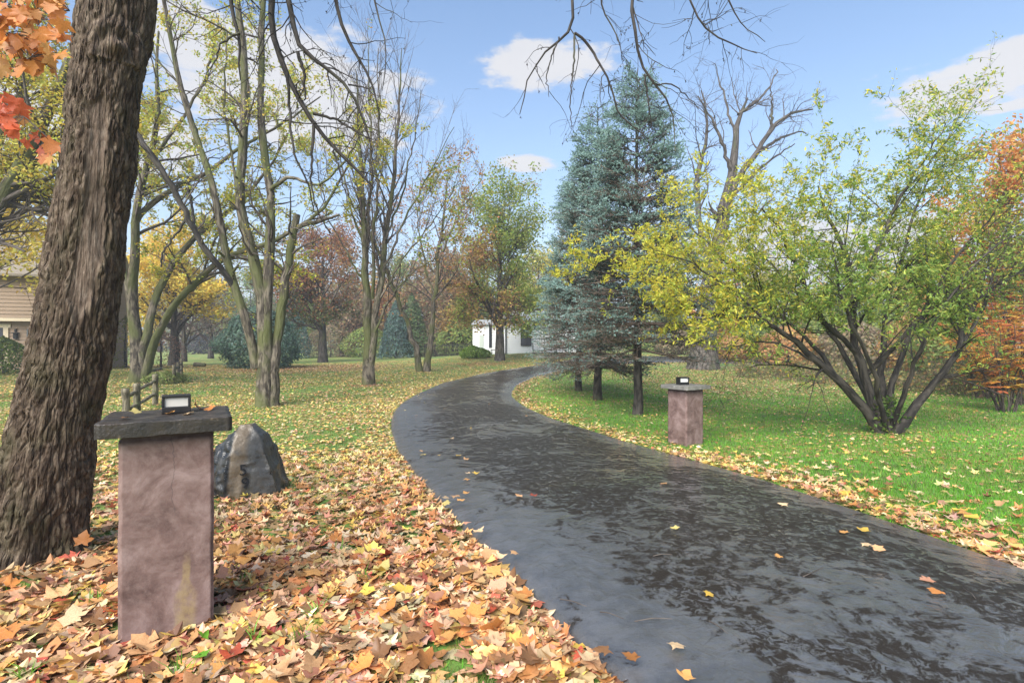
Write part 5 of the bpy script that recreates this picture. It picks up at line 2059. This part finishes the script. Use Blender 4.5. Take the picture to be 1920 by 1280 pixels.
def undergrowth():
    n = 15000
    px = rng.uniform(1380, 2080, n)
    Y = rng.uniform(0, 1, n)
    Y = 17.5 + 8 * Y + np.clip((1830 - px) / 45, 0, 16)
    x = (px - 960) / F * Y
    h = np.clip(.9 + .7 * n2(x, Y, .6, 4) + .35 * n2(x, Y, 1.7, 8), .15, 3) * np.where(px > 1740, 1, .55)
    z = gz(x, Y) + h * rng.uniform(0, 1, n) ** .7
    c = palette(n, [(.18, .21, .07), (.28, .24, .11), (.33, .28, .11), (.13, .17, .06), (.46, .27, .1), (.24, .17, .11)], [3, 2, 2, 2, 1, 2], .25)
    p = np.stack([x, Y, z], 1)
    stp = p[rng.integers(0, n, 1300)]
    st = np.stack([np.concatenate([stp[:, :2] + rng.normal(0, .12, (1300, 2)), gz(stp[:, 0], stp[:, 1])[:, None]], 1), stp, stp + rng.normal(0, .15, stp.shape) + [0, 0, .2]], 1)
    t = thing('undergrowth', 'brown and green brush along the back of the right lawn', 'undergrowth', (0, 0, 0))
    t['kind'] = 'stuff'
    del t['category']
    obj('leaves', leaf_cloud('leaves', p, rng.uniform(.08, .18, n), c, T_DIAMOND), M_LEAF, t)['kind'] = 'stuff'
    obj('stems', Tubes().add(st, np.tile([.008, .006, .003], (1300, 1))).mesh('stems', 3), M_TWIG, t)['kind'] = 'stuff'


undergrowth()


# ------------------------------------------------------------------ orange maple bough at the top left
LEAFMESH = []
for k, (v, f) in enumerate(MAPLES):
    me = mesh_np('leaf', v, [f], True)
    me.materials.append(M_LEAFO)
    LEAFMESH.append(me)
BIGLEAF = []
for k, (v, f) in enumerate(MAPLES):
    me = mesh_np('leaf', v, [f], True)
    me.materials.append(M_LEAFBIG)
    BIGLEAF.append(me)


def maple_bough():
    Y = 2.75
    b = np.array([-4.4, 2.3, 0.])
    b[2] = gz(b[0], b[1])
    t = thing('orange_maple', 'orange maple with big lobed leaves hanging in at the top left corner', 'tree', tuple(b))
    tk = resample([b + [0, 0, -.1], b + [.1, 0, 1.6], b + [.05, .1, 3.4], b + [.2, .1, 5]], 14, 1, .01)
    obj('trunk', Tubes().add(tk, taper(14, .09, .03, 1, .4)).mesh('trunk', 9, .08), M_BARK_GREY, t, tuple(-b))
    ls = [[tk[9], P(-90, -40, Y), P(20, 20, Y), P(85, 40, Y), P(130, 20, Y + .1)], [tk[7], P(-120, 140, Y), P(-20, 165, Y), P(40, 215, Y), P(100, 265, Y)],
          [tk[9], P(-80, -10, Y - .1), P(10, 60, Y - .1), P(60, 110, Y - .1)]]
    A = np.stack([resample(q, 12, 1, .004) for q in ls])
    R = np.stack([taper(12, .014, .003) for _ in ls])
    obj('bough', Tubes().add(A, R).mesh('bough', 6), M_TWIG, t, tuple(-b))
    spots = []
    for k in range(105):
        spots.append((rng.uniform(-30, 150) * .8, rng.uniform(-20, 105), 0))
    for k in range(30):
        spots.append((rng.uniform(-20, 75), rng.uniform(60, 135), 0))
    spots += [(85, 60, 0), (95, 110, 0), (100, 130, 0), (75, 135, 0), (110, 20, 0)]
    for k in range(26):
        spots.append((rng.uniform(-20, 48), rng.uniform(180, 250), 1))
    spots += [(48, 268, 1), (88, 262, 1), (92, 300, 2), (70, 245, 1), (100, 285, 2), (78, 280, 1), (60, 262, 1), (96, 270, 2), (84, 296, 2), (70, 255, 1)]
    for x, y, k in spots:
        d = Y + rng.uniform(-.2, .2)
        p = P(x, y, d)
        o = bpy.data.objects.new('leaf', BIGLEAF[rng.integers(0, len(BIGLEAF))])
        COL.objects.link(o)
        o.parent = t
        o.location = Vector(p - b)
        s = rng.uniform(.052, .08)
        o.scale = (s, s, s)
        o.rotation_euler = (rng.uniform(.5, 1.5), rng.uniform(-.5, .5), math.pi + rng.uniform(-.9, .9))
        o.rotation_euler = (math.radians(90) + rng.uniform(-.7, .7), math.pi + rng.uniform(-.6, .6), rng.uniform(-.7, .7))
        c = [(.62, .25, .07), (.55, .12, .05), (.58, .2, .06)][k] if rng.uniform() < .75 else (.62, .33, .12)
        c = np.array(c) * math.exp(rng.normal(0, .15))
        o.color = (*np.clip(c, 0, .9), 1)
        # leaf stalk
    st = []
    for x, y, k in spots:
        p = P(x, y, Y)
        d = np.linalg.norm(A.reshape(-1, 3) - p, axis=1)
        q = A.reshape(-1, 3)[np.argmin(d)]
        st.append(np.stack([q, (q + p) / 2 + [0, 0, .01], p]))
    so = obj('leaf_stalks', Tubes().add(np.stack(st), np.full((len(st), 3), .0016)).mesh('leaf_stalks', 3), M_TWIG, t, tuple(-b))
    so['kind'] = 'stuff'


maple_bough()

# ------------------------------------------------------------------ fallen leaves
LCOL = np.array([(.5, .29, .14), (.6, .43, .25), (.49, .2, .055), (.56, .29, .09), (.6, .4, .07), (.4, .085, .045), (.23, .115, .05), (.52, .26, .16), (.58, .48, .17)])
LNAME = ['tan', 'pale', 'orange', 'light orange', 'yellow', 'red', 'brown', 'pinkish', 'pale yellow']
WN = np.array([4.0, 2.2, 2.4, 2.8, .9, .7, 2.4, 1.2, .5])
WFAR = np.array([1.6, 1.8, .7, 1.6, 3.2, .15, 1.0, .5, 3.2])


BEDS = [(*G(622, 690)[:2], 4.2, 4.5), (*G(490, 696)[:2], 4.0, 2.0), (*G(915, 682)[:2], 2.6, 1.6), (*G(692, 724)[:2], .9, .7)]


def density(x, y):
    """fraction of ground covered by leaves"""
    s = side_of(x, y)
    dl = dist_line(x, y, LE)
    dr = dist_line(x, y, RE)
    nz = .5 + .5 * n2(x, y, .8, 1) + .35 * n2(x, y, 2.3, 2)
    near = ss(7.5, 3.6, y)
    left = np.clip(1.3 * near + (1 - near) * (.42 + .55 * nz) + .7 * ss(1.5, .1, dl), 0, 1.6)
    left *= np.where((n2(x, y, .9, 7) + .5 * n2(x, y, 2.6, 9) > .52) & (dl > .5), .25, 1)
    left *= 1 - .35 * ss(30, 44, y)
    right = np.clip(1.25 * ss(1.05, .05, dr) * (.6 + .6 * nz) + .16 * nz + .1 * ss(2.6, .4, dr), 0, 1.5)
    right += .55 * ss(17, 21, y) * ss(4.5, 7, x) * ss(40, 30, y)
    # brown leaf beds under the dense maple, the juniper and the tree by the house
    for bx, by, ra, rb in BEDS:
        left = left + 1.0 * np.exp(-(((x - bx) / ra) ** 2 + ((y - by) / rb) ** 2) ** 2)
    # under the shrub
    right += .35 * np.exp(-(((x - 7.3) / 1.6) ** 2 + ((y - 10.6) / 1.0) ** 2))
    return np.where(s < 0, left, right)


def candidates(n, y0, y1):
    y = np.exp(rng.uniform(math.log(y0), math.log(y1), n))
    x = rng.uniform(-1.55, 1.55, n) * y
    return x, y


def litter():
    parts = []

    def layer(n_per, y0, y1, tmpl, s0, s1, zmax, wn):
        # uniform over the wedge in view
        A_ = 1.5 * (y1 ** 2 - y0 ** 2)
        n = int(A_ * n_per)
        y = np.sqrt(rng.uniform(y0 ** 2, y1 ** 2, n))
        x = rng.uniform(-1.5, 1.5, n) * y
        k = (rng.uniform(size=n) < density(x, y) / 1.5) & ~in_road(x, y)
        k &= ~(np.hypot(x - pc[0], y - pc[1]) < .26)
        k &= (np.abs(x) < 1.1 * y) | (rng.uniform(size=n) < .5)
        x, y = x[k], y[k]
        n = len(x)
        z = gz(x, y) + rng.uniform(.012, zmax, n)
        f = ss(4, 9, y)[:, None]
        w = WN[None] * (1 - f) + WFAR[None] * f
        s = side_of(x, y)
        br = (s > 0) & (y > 16.5)
        for bx, by, ra, rb in BEDS:
            br |= (np.hypot((x - bx) / ra, (y - by) / rb) + rng.normal(0, .15, n)) < 1.05
        w = np.where(br[:, None], np.array([2, 1.5, .5, .5, .3, .05, 4, 1, .4])[None], w)
        w = w / w.sum(1, keepdims=True)
        pick = (rng.uniform(size=(n, 1)) > np.cumsum(w, 1)).sum(1).clip(0, 8)
        c = palette(n, LCOL, np.ones(9), .26, pick)
        c = c * .9 + c.mean(1, keepdims=True) * .1
        tl = rng.normal(0, .22, (n, 3))
        nr = norm(tl + np.array([0, 0, 1]))
        parts.append((np.stack([x, y, z], 1), rng.uniform(s0, s1, n), c, tmpl, nr))
    layer(760, 2.0, 4.1, T_MAPLE, .055, .115, .04, WN)
    layer(420, 4.1, 9.0, T_LOBED, .055, .105, .04, WN)
    layer(300, 9.0, 18, T_DIAMOND, .055, .1, .04, WFAR)
    layer(130, 18, 45, T_DIAMOND, .07, .12, .05, WFAR)
    VV, FF, CC, o = [], [], [], 0
    for pos, size, col, (TV, TF), nr in parts:
        M = len(pos)
        R = rot_from(nr, rng.uniform(0, 2 * np.pi, M))
        TVs = TV[rng.integers(0, len(TV), M)] if TV.ndim == 3 else np.broadcast_to(TV[None], (M,) + TV.shape)
        V = pos[:, None] + size[:, None, None] * np.einsum('mki,mij->mkj', TVs, R)
        K = TVs.shape[1]
        FF.append((TF[None] + np.arange(M)[:, None, None] * K).reshape(-1, 3) + o)
        VV.append(V.reshape(-1, 3))
        CC.append(np.repeat(col, K, 0))
        o += M * K
    me = mesh_np('leaf_litter', np.concatenate(VV), [np.concatenate(FF)], False, {'col': ('FLOAT_COLOR', np.concatenate(CC))})
    tag(obj('leaf_litter', me, M_LITTER), 'carpet of fallen autumn leaves over the lawn', kind='stuff')
    print('litter tris', len(me.polygons))


litter()


USED = set()


def fresh(lab):
    if lab in USED:
        return False
    USED.add(lab)
    return True


def place_leaf(p, size, ci, label, group, tilt=.3, color=None, name='fallen_leaf'):
    o = bpy.data.objects.new(name, LEAFMESH[rng.integers(0, len(LEAFMESH))])
    COL.objects.link(o)
    o.location = tuple(float(v) for v in p)
    o.scale = (size, size, size)
    o.rotation_euler = (rng.normal(0, tilt), rng.normal(0, tilt), rng.uniform(0, 6.28))
    c = np.clip(LCOL[ci] * math.exp(rng.normal(0, .15)), 0, .9) if color is None else color
    o.color = (*[float(v) for v in c], 1)
    tag(o, label, 'leaf', group)
    return o


def single_leaves():
    n = tries = 0
    while n < 215:
        y = math.sqrt(rng.uniform(2.2 ** 2, 4.3 ** 2))
        x = rng.uniform(-1.0, .45) * y
        if in_road(np.array([x]), np.array([y]))[0] or side_of(x, y) > 0 or math.hypot(x - pc[0], y - pc[1]) < .33:
            continue
        if math.hypot(x + 3.55, y - 4.02) < .5:
            continue
        ci = int(rng.choice(9, p=WN / WN.sum()))
        d = float(dist_line(np.array([x]), np.array([y]), LE)[0])
        if d < .45:
            where = 'at the left driveway edge, ' + ('level with the boulder' if y > 3.7 else 'level with the pillar' if y > 3 else 'near its lower end')
        elif math.hypot(x - pc[0], y - pc[1]) < .75:
            where = ('left' if x < pc[0] - .25 else 'right' if x > pc[0] + .25 else 'in front') + ' of the near pillar foot'
        elif x < -2.3:
            where = ('before the big leaning trunk' if y < 3.3 else 'right of the big leaning trunk')
        else:
            where = 'just behind the near pillar' if y > 3.6 else 'midway from near pillar to driveway' if y > 2.8 else 'lowest between near pillar and driveway'
        vi = int(rng.integers(0, len(LEAFMESH)))
        sz = rng.uniform(.075, .13)
        shape = ('flat', 'arched', 'cupped', 'folded', 'crumpled', 'curled')[vi]
        lab = f'{"large" if sz > .105 else "smaller"} {shape} {LNAME[ci]} leaf {where}'
        tries += 1
        if tries < 4000 and not fresh(lab):
            continue
        o = place_leaf((x, y, float(gz(x, y)) + rng.uniform(.035, .07)), sz, ci, lab, 'large fallen maple leaves in the near carpet')
        o.data = LEAFMESH[vi]
        n += 1
    n = 0
    while n < 40:
        y = rng.uniform(3.6, 6.5)
        x = rng.uniform(2.6, 1.0 * y)
        d = float(dist_line(np.array([x]), np.array([y]), RE)[0])
        if in_road(np.array([x]), np.array([y]))[0] or side_of(x, y) < 0 or d > 1.6:
            continue
        ci = int(rng.choice(9, p=[2, 2, .8, 2, 2, .2, .6, 1.4, 2] / np.sum([2, 2, .8, 2, 2, .2, .6, 1.4, 2])))
        where = 'along the right driveway edge' if d < .5 else 'on the grass right of driveway'
        vi = int(rng.integers(0, len(LEAFMESH)))
        shape = ('flat', 'arched', 'cupped', 'folded', 'crumpled', 'curled')[vi]
        where += ', lower end' if y < 4.5 else ', toward the far pillar' if y > 5.6 else ''
        sz = rng.uniform(.075, .12)
        lab = f'{"large" if sz > .1 else "smaller"} {shape} {LNAME[ci]} leaf {where}'
        tries += 1
        if tries < 8000 and not fresh(lab):
            continue
        o = place_leaf((x, y, float(gz(x, y)) + rng.uniform(.04, .07)), sz, ci, lab, 'large fallen leaves on the right verge', .25)
        o.data = LEAFMESH[vi]
        n += 1
    road = [(1265, 995, 8, 'round yellow leaf alone in the middle of the wet driveway'),
            (1266, 1214, 1, 'pale lobed leaf near the bottom of the driveway'),
            (1132, 1222, 6, 'brown lobed leaf on the driveway near its left edge'),
            (1186, 1238, 2, 'small orange leaf beside the brown one on the driveway'),
            (1328, 1117, 4, 'yellow leaf on the driveway below its middle'),
            (1755, 1112, 2, 'larger orange leaf at the right of the driveway'),
            (1740, 1092, 7, 'thin pinkish leaf above the larger orange one on the driveway'),
            (1460, 1047, 3, 'folded orange leaf right of the driveway middle'),
            (1284, 1273, 3, 'tan leaf at the very bottom of the driveway'),
            (937, 1048, 1, 'pale curled leaf at the left of the driveway'),
            (963, 1040, 0, 'small tan leaf right of the pale curled one'),
            (838, 940, 1, 'pale leaf in the cluster on the left of the driveway'),
            (854, 935, 0, 'tan leaf in the cluster on the left of the driveway'),
            (862, 944, 3, 'orange leaf in the cluster on the left of the driveway'),
            (838, 948, 8, 'pale yellow leaf in the cluster on the left of the driveway'),
            (896, 1002, 1, 'whitish leaf above the left bulge of the driveway'),
            (875, 985, 7, 'pink leaf close to the left bulge of the driveway'),
            (1000, 935, 5, 'reddish leaf on the upper middle of the driveway'),
            (1622, 1025, 1, 'long pale leaf near the right edge of the driveway'),
            (1645, 1033, 0, 'tan leaf next to the long pale one near the right edge'),
            (1618, 999, 4, 'bright yellow leaf near the right edge of the driveway'),
            (1583, 1003, 3, 'small orange leaf beside the bright yellow one'),
            (1245, 912, 0, 'tan leaf on the driveway straight before the far pillar'),
            (1470, 950, 1, 'pale leaf where the driveway meets the right verge')]
    for x, y, ci, lab in road:
        g = G(x, y)
        g2 = P(x, y, g[1] * (EYE - g[2] - .1) / (EYE - g[2]))
        place_leaf((g2[0], g2[1], float(road_z(g2[0], g2[1])) + .045), .06 + .03 * rng.uniform(), ci, lab, 'leaves stuck to the wet driveway', .08)
    n = 0
    while n < 30:
        t = rng.uniform(.12, .8)
        k = int(t * (NR - 1))
        u = rng.uniform(.06, .94)
        if rng.uniform() < .5:
            u = rng.uniform(.05, .2)
        q = LE[k] * (1 - u) + RE[k] * u
        if q[1] < 4.5 or q[1] > 22:
            continue
        ci = int(rng.choice([0, 1, 3, 4, 8]))
        vi = int(rng.integers(0, len(LEAFMESH)))
        shape = ('flat', 'arched', 'cupped', 'folded', 'crumpled', 'curled')[vi]
        lab = f'small {shape} {LNAME[ci]} leaf on the driveway, ' + ('left side' if u < .3 else 'right side' if u > .7 else 'middle') + (' past the far pillar' if q[1] > 10 else ' before the far pillar')
        tries += 1
        if tries < 12000 and not fresh(lab):
            continue
        place_leaf((q[0], q[1], float(road_z(*q)) + .035), rng.uniform(.05, .08), ci, lab, 'small leaves on the driveway bend', .08).data = LEAFMESH[vi]
        n += 1
    # on the slab of the near pillar
    Mz = Matrix.Rotation(YAW, 3, 'Z')
    for (x, y, ci, lab) in ((-.17, .16, 8, 'pale yellow leaf at the back of the near pillar slab'), (.0, -.03, 3, 'curled tan leaf before the lamp on the slab'),
                            (.09, -.06, 1, 'pale curled leaf right of the lamp on the slab'), (.2, .1, 2, 'rust orange leaf at the right end of the slab'),
                            (.14, .16, 6, 'brown leaf at the back right of the slab'), (-.2, -.13, 6, 'dark brown scrap at the front left of the slab')):
        v = Mz @ Vector((x, y, 0))
        place_leaf((pc[0] + v.x, pc[1] + v.y, pz + HP + .012), rng.uniform(.045, .065), ci, lab, 'leaves on the near pillar slab', .35)
    # two green leaves in the carpet
    for px, py, lab in ((380, 1214, 'upper bright green leaf in the carpet below the near pillar'), (376, 1248, 'lower bright green leaf in the carpet below the near pillar')):
        g = G(px, py)
        place_leaf((g[0], g[1], g[2] + .06), .08, 0, lab, 'green leaves in the carpet', .5, (.12, .32, .03))
    g = G(485, 910)
    place_leaf((g[0], g[1], g[2] + .1), .07, 8, 'yellow leaf leaning on the foot of the boulder', None, .1).rotation_euler = (1.3, .2, .4)
    g = G(150, 1044)
    place_leaf((g[0] + .02, g[1], g[2] + .13), .1, 2, 'orange leaf standing against the foot of the leaning trunk', None, .1).rotation_euler = (1.2, .2, .5)


single_leaves()


# ------------------------------------------------------------------ grass
def grass():
    x, y = candidates(585000, 2.0, 34)
    dn = density(x, y)
    s = side_of(x, y)
    pr = np.where(s > 0, 1 - .35 * np.clip(dn, 0, 1), np.clip(1.0 - .62 * dn, .05, 1))
    pr = np.where((s < 0) & (y < 6.5), pr * np.where(n2(x, y, 1.4, 6) > -.1, .9, .25), pr)
    k = (rng.uniform(size=len(x)) < pr) & ~in_road(x, y)
    k &= (np.abs(x) < 1.1 * y) | (rng.uniform(size=len(x)) < .6)
    x, y, s = x[k], y[k], s[k]
    n = len(x)
    h = rng.uniform(.03, .075, n) * np.where(s > 0, 1.0, .85)
    w = .0028 * np.maximum(1, y / 4.2)
    a = rng.uniform(0, 2 * np.pi, n)
    z = gz(x, y)
    b = np.stack([x, y, z - .004], 1)
    dx = np.stack([np.cos(a) * w, np.sin(a) * w, 0 * a], 1)
    ln = rng.normal(0, .38, (n, 2)) * h[:, None]
    tip = b + np.concatenate([ln, h[:, None]], 1)
    V = np.stack([b - dx, b + dx, tip], 1).reshape(-1, 3)
    Fa = np.arange(3 * n).reshape(-1, 3)
    br = .5 + .5 * n2(x, y, .7, 3)
    g = palette(n, [(.1, .33, .02), (.14, .39, .03), (.19, .4, .04), (.27, .36, .07)], [3, 3, 2, 1], .22)
    g2 = palette(n, [(.12, .2, .04), (.19, .23, .06), (.28, .26, .1)], [3, 2, 1], .22)
    lf = np.clip(np.where(s > 0, .15 + .5 * ss(14, 24, y), .8) + .3 * (br - .5), 0, 1)
    c = np.where((rng.uniform(size=n) < lf)[:, None], g2, g)
    c = c * (1 + .28 * n2(x, y, .45, 12) + .15 * n2(x, y, 1.6, 13))[:, None]
    me = mesh_np('grass', V, [Fa], False, {'col': ('FLOAT_COLOR', np.repeat(np.clip(c, 0, 1), 3, 0))})
    tag(obj('grass', me, M_GRASS), 'short green lawn grass between the leaves', kind='stuff')
    print('grass', n)


grass()


# ------------------------------------------------------------------ small things
def small_things():
    M_SPROUT = leaf_mat('sprout', 'object', .45)
    # sprig of pale green leaflets at the foot of the near pillar
    b = G(302, 1178)
    t = thing('seedling', 'pale green seedling at the foot of the near pillar', 'plant', tuple(b))
    st = resample([(0, 0, -.02), (.01, -.01, .07), (.03, -.02, .13)], 8, 1)
    obj('stem', Tubes().add(st, taper(8, .003, .0015)).mesh('stem', 5), M_TWIG, t)
    for k, (x, z) in enumerate(((-.03, .05), (.04, .07), (-.02, .09), (.055, .1), (.02, .12), (.07, .13), (-.035, .03))):
        o = obj('leaf', bpy.data.meshes.get('sprig_leaf') or mesh_np('sprig_leaf', T_DIAMOND[0], [T_DIAMOND[1]], True), M_SPROUT, t)
        o.location = (x, -.03 - .005 * k, z)
        o.scale = (.06, .06, .06)
        o.rotation_euler = (1.0, rng.uniform(-.5, .5), rng.uniform(-1, 1))
        o.color = (.4, .5, .08, 1)
    # dry stalk leaning on the pillar
    b = G(262, 1190)
    t = thing('dry_stalk', 'thin dry stalk leaning against the near pillar', 'stalk', tuple(b))
    q = resample([(0, 0, 0), (.06, .03, .18), (.11, .05, .3)], 10, 1)
    obj('stem', Tubes().add(q, taper(10, .0025, .001)).mesh('stem', 5), M_TWIG_DEAD, t)
    # twigs on the driveway
    for px0, py0, px1, py1, lab in ((1050, 1160, 1100, 1175, 'short bent twig on the driveway near the brown leaf'), (1190, 1205, 1260, 1200, 'straight twig beside the pale lobed leaf'),
                                    (1330, 1205, 1365, 1230, 'thin twig right of the pale lobed leaf'), (1125, 1186, 1170, 1200, 'twig above the small orange leaf'),
                                    (1225, 1073, 1260, 1070, 'twig in the middle of the driveway'), (1505, 1115, 1545, 1095, 'forked twig at the right of the driveway'),
                                    (1808, 1140, 1830, 1160, 'curved twig at the right end of the driveway'), (890, 1010, 915, 1000, 'small dark twig at the left of the driveway')):
        a, b = G(px0, py0), G(px1, py1)
        a[2], b[2] = road_z(a[0], a[1]) + .04, road_z(b[0], b[1]) + .04
        m = (a + b) / 2 + np.array([rng.uniform(-.02, .02), rng.uniform(-.03, .03), .006])
        q = resample([a, m, b], 9, 1)
        tag(obj('twig', Tubes().add(q, taper(9, .0035, .0015)).mesh('twig', 5, .1), M_TWIG), lab, 'twig', 'twigs on the driveway')
    # low timber edging and a log on the left lawn
    a, b = G(284, 697), G(300, 694)
    t = thing('timber_edging', 'low dark timber edging on the lawn beside the mossy forked tree', 'edging', tuple(a))
    rough_bar('plank', (0, 0, .08), b - a + [0, 0, .08], .2, .16, t)
    rough_bar('plank', (.0, .1, .08), np.array([-.5, 1.6, .08]), .2, .16, t)
    c = G(372, 688)
    t = tag(rough_bar('log', c + [-.35, 0, .2], c + [.45, .1, .14], .35, .3, None), 'short dark log lying on the left lawn past the rail fences', 'log')
    # taller grass tufts in the leaf carpet
    for k, (px, py) in enumerate(((140, 1125), (175, 1135), (470, 1215), (560, 1205), (50, 1275), (340, 1270), (640, 1040), (450, 1100), (690, 1090), (590, 1160))):
        g = G(px, py)
        n = 16
        bb = g + np.concatenate([rng.normal(0, .02, (n, 2)), np.zeros((n, 1))], 1)
        d = np.concatenate([rng.normal(0, .5, (n, 2)), np.ones((n, 1))], 1)
        L = rng.uniform(.07, .16, (n, 1))
        q = np.stack([bb, bb + d * L * .5, bb + d * L * np.array([1.25, 1.25, .8])], 1)
        w = rng.normal(size=(n, 3)) * np.array([1, 1, 0])
        w = norm(w) * .003
        V = np.stack([q[:, 0] - w, q[:, 0] + w, q[:, 1] + w, q[:, 1] - w, q[:, 2]], 1).reshape(-1, 3)
        o5 = np.arange(n)[:, None] * 5
        F4 = o5 + np.array([0, 1, 2, 3])
        F3 = o5 + np.array([3, 2, 4])
        cc = np.repeat(palette(n, [(.12, .3, .03), (.18, .36, .05)], [1, 1]), 5, 0)
        me = mesh_np('grass_tuft', V - g, [F4, F3], False, {'col': ('FLOAT_COLOR', cc)})
        where = ['left of the near pillar', 'beside the near pillar foot', 'right of the green leaves', 'in the near middle of the carpet', 'at the bottom left corner', 'below the green leaves',
                 'near the driveway edge', 'right of the near pillar', 'at the driveway edge lower down', 'in the carpet toward the driveway'][k]
        tag(obj('grass_tuft', me, M_GRASS, None, tuple(g)), f'green grass tuft poking through the leaves {where}', 'grass tuft', 'grass tufts in the leaf carpet')


small_things()
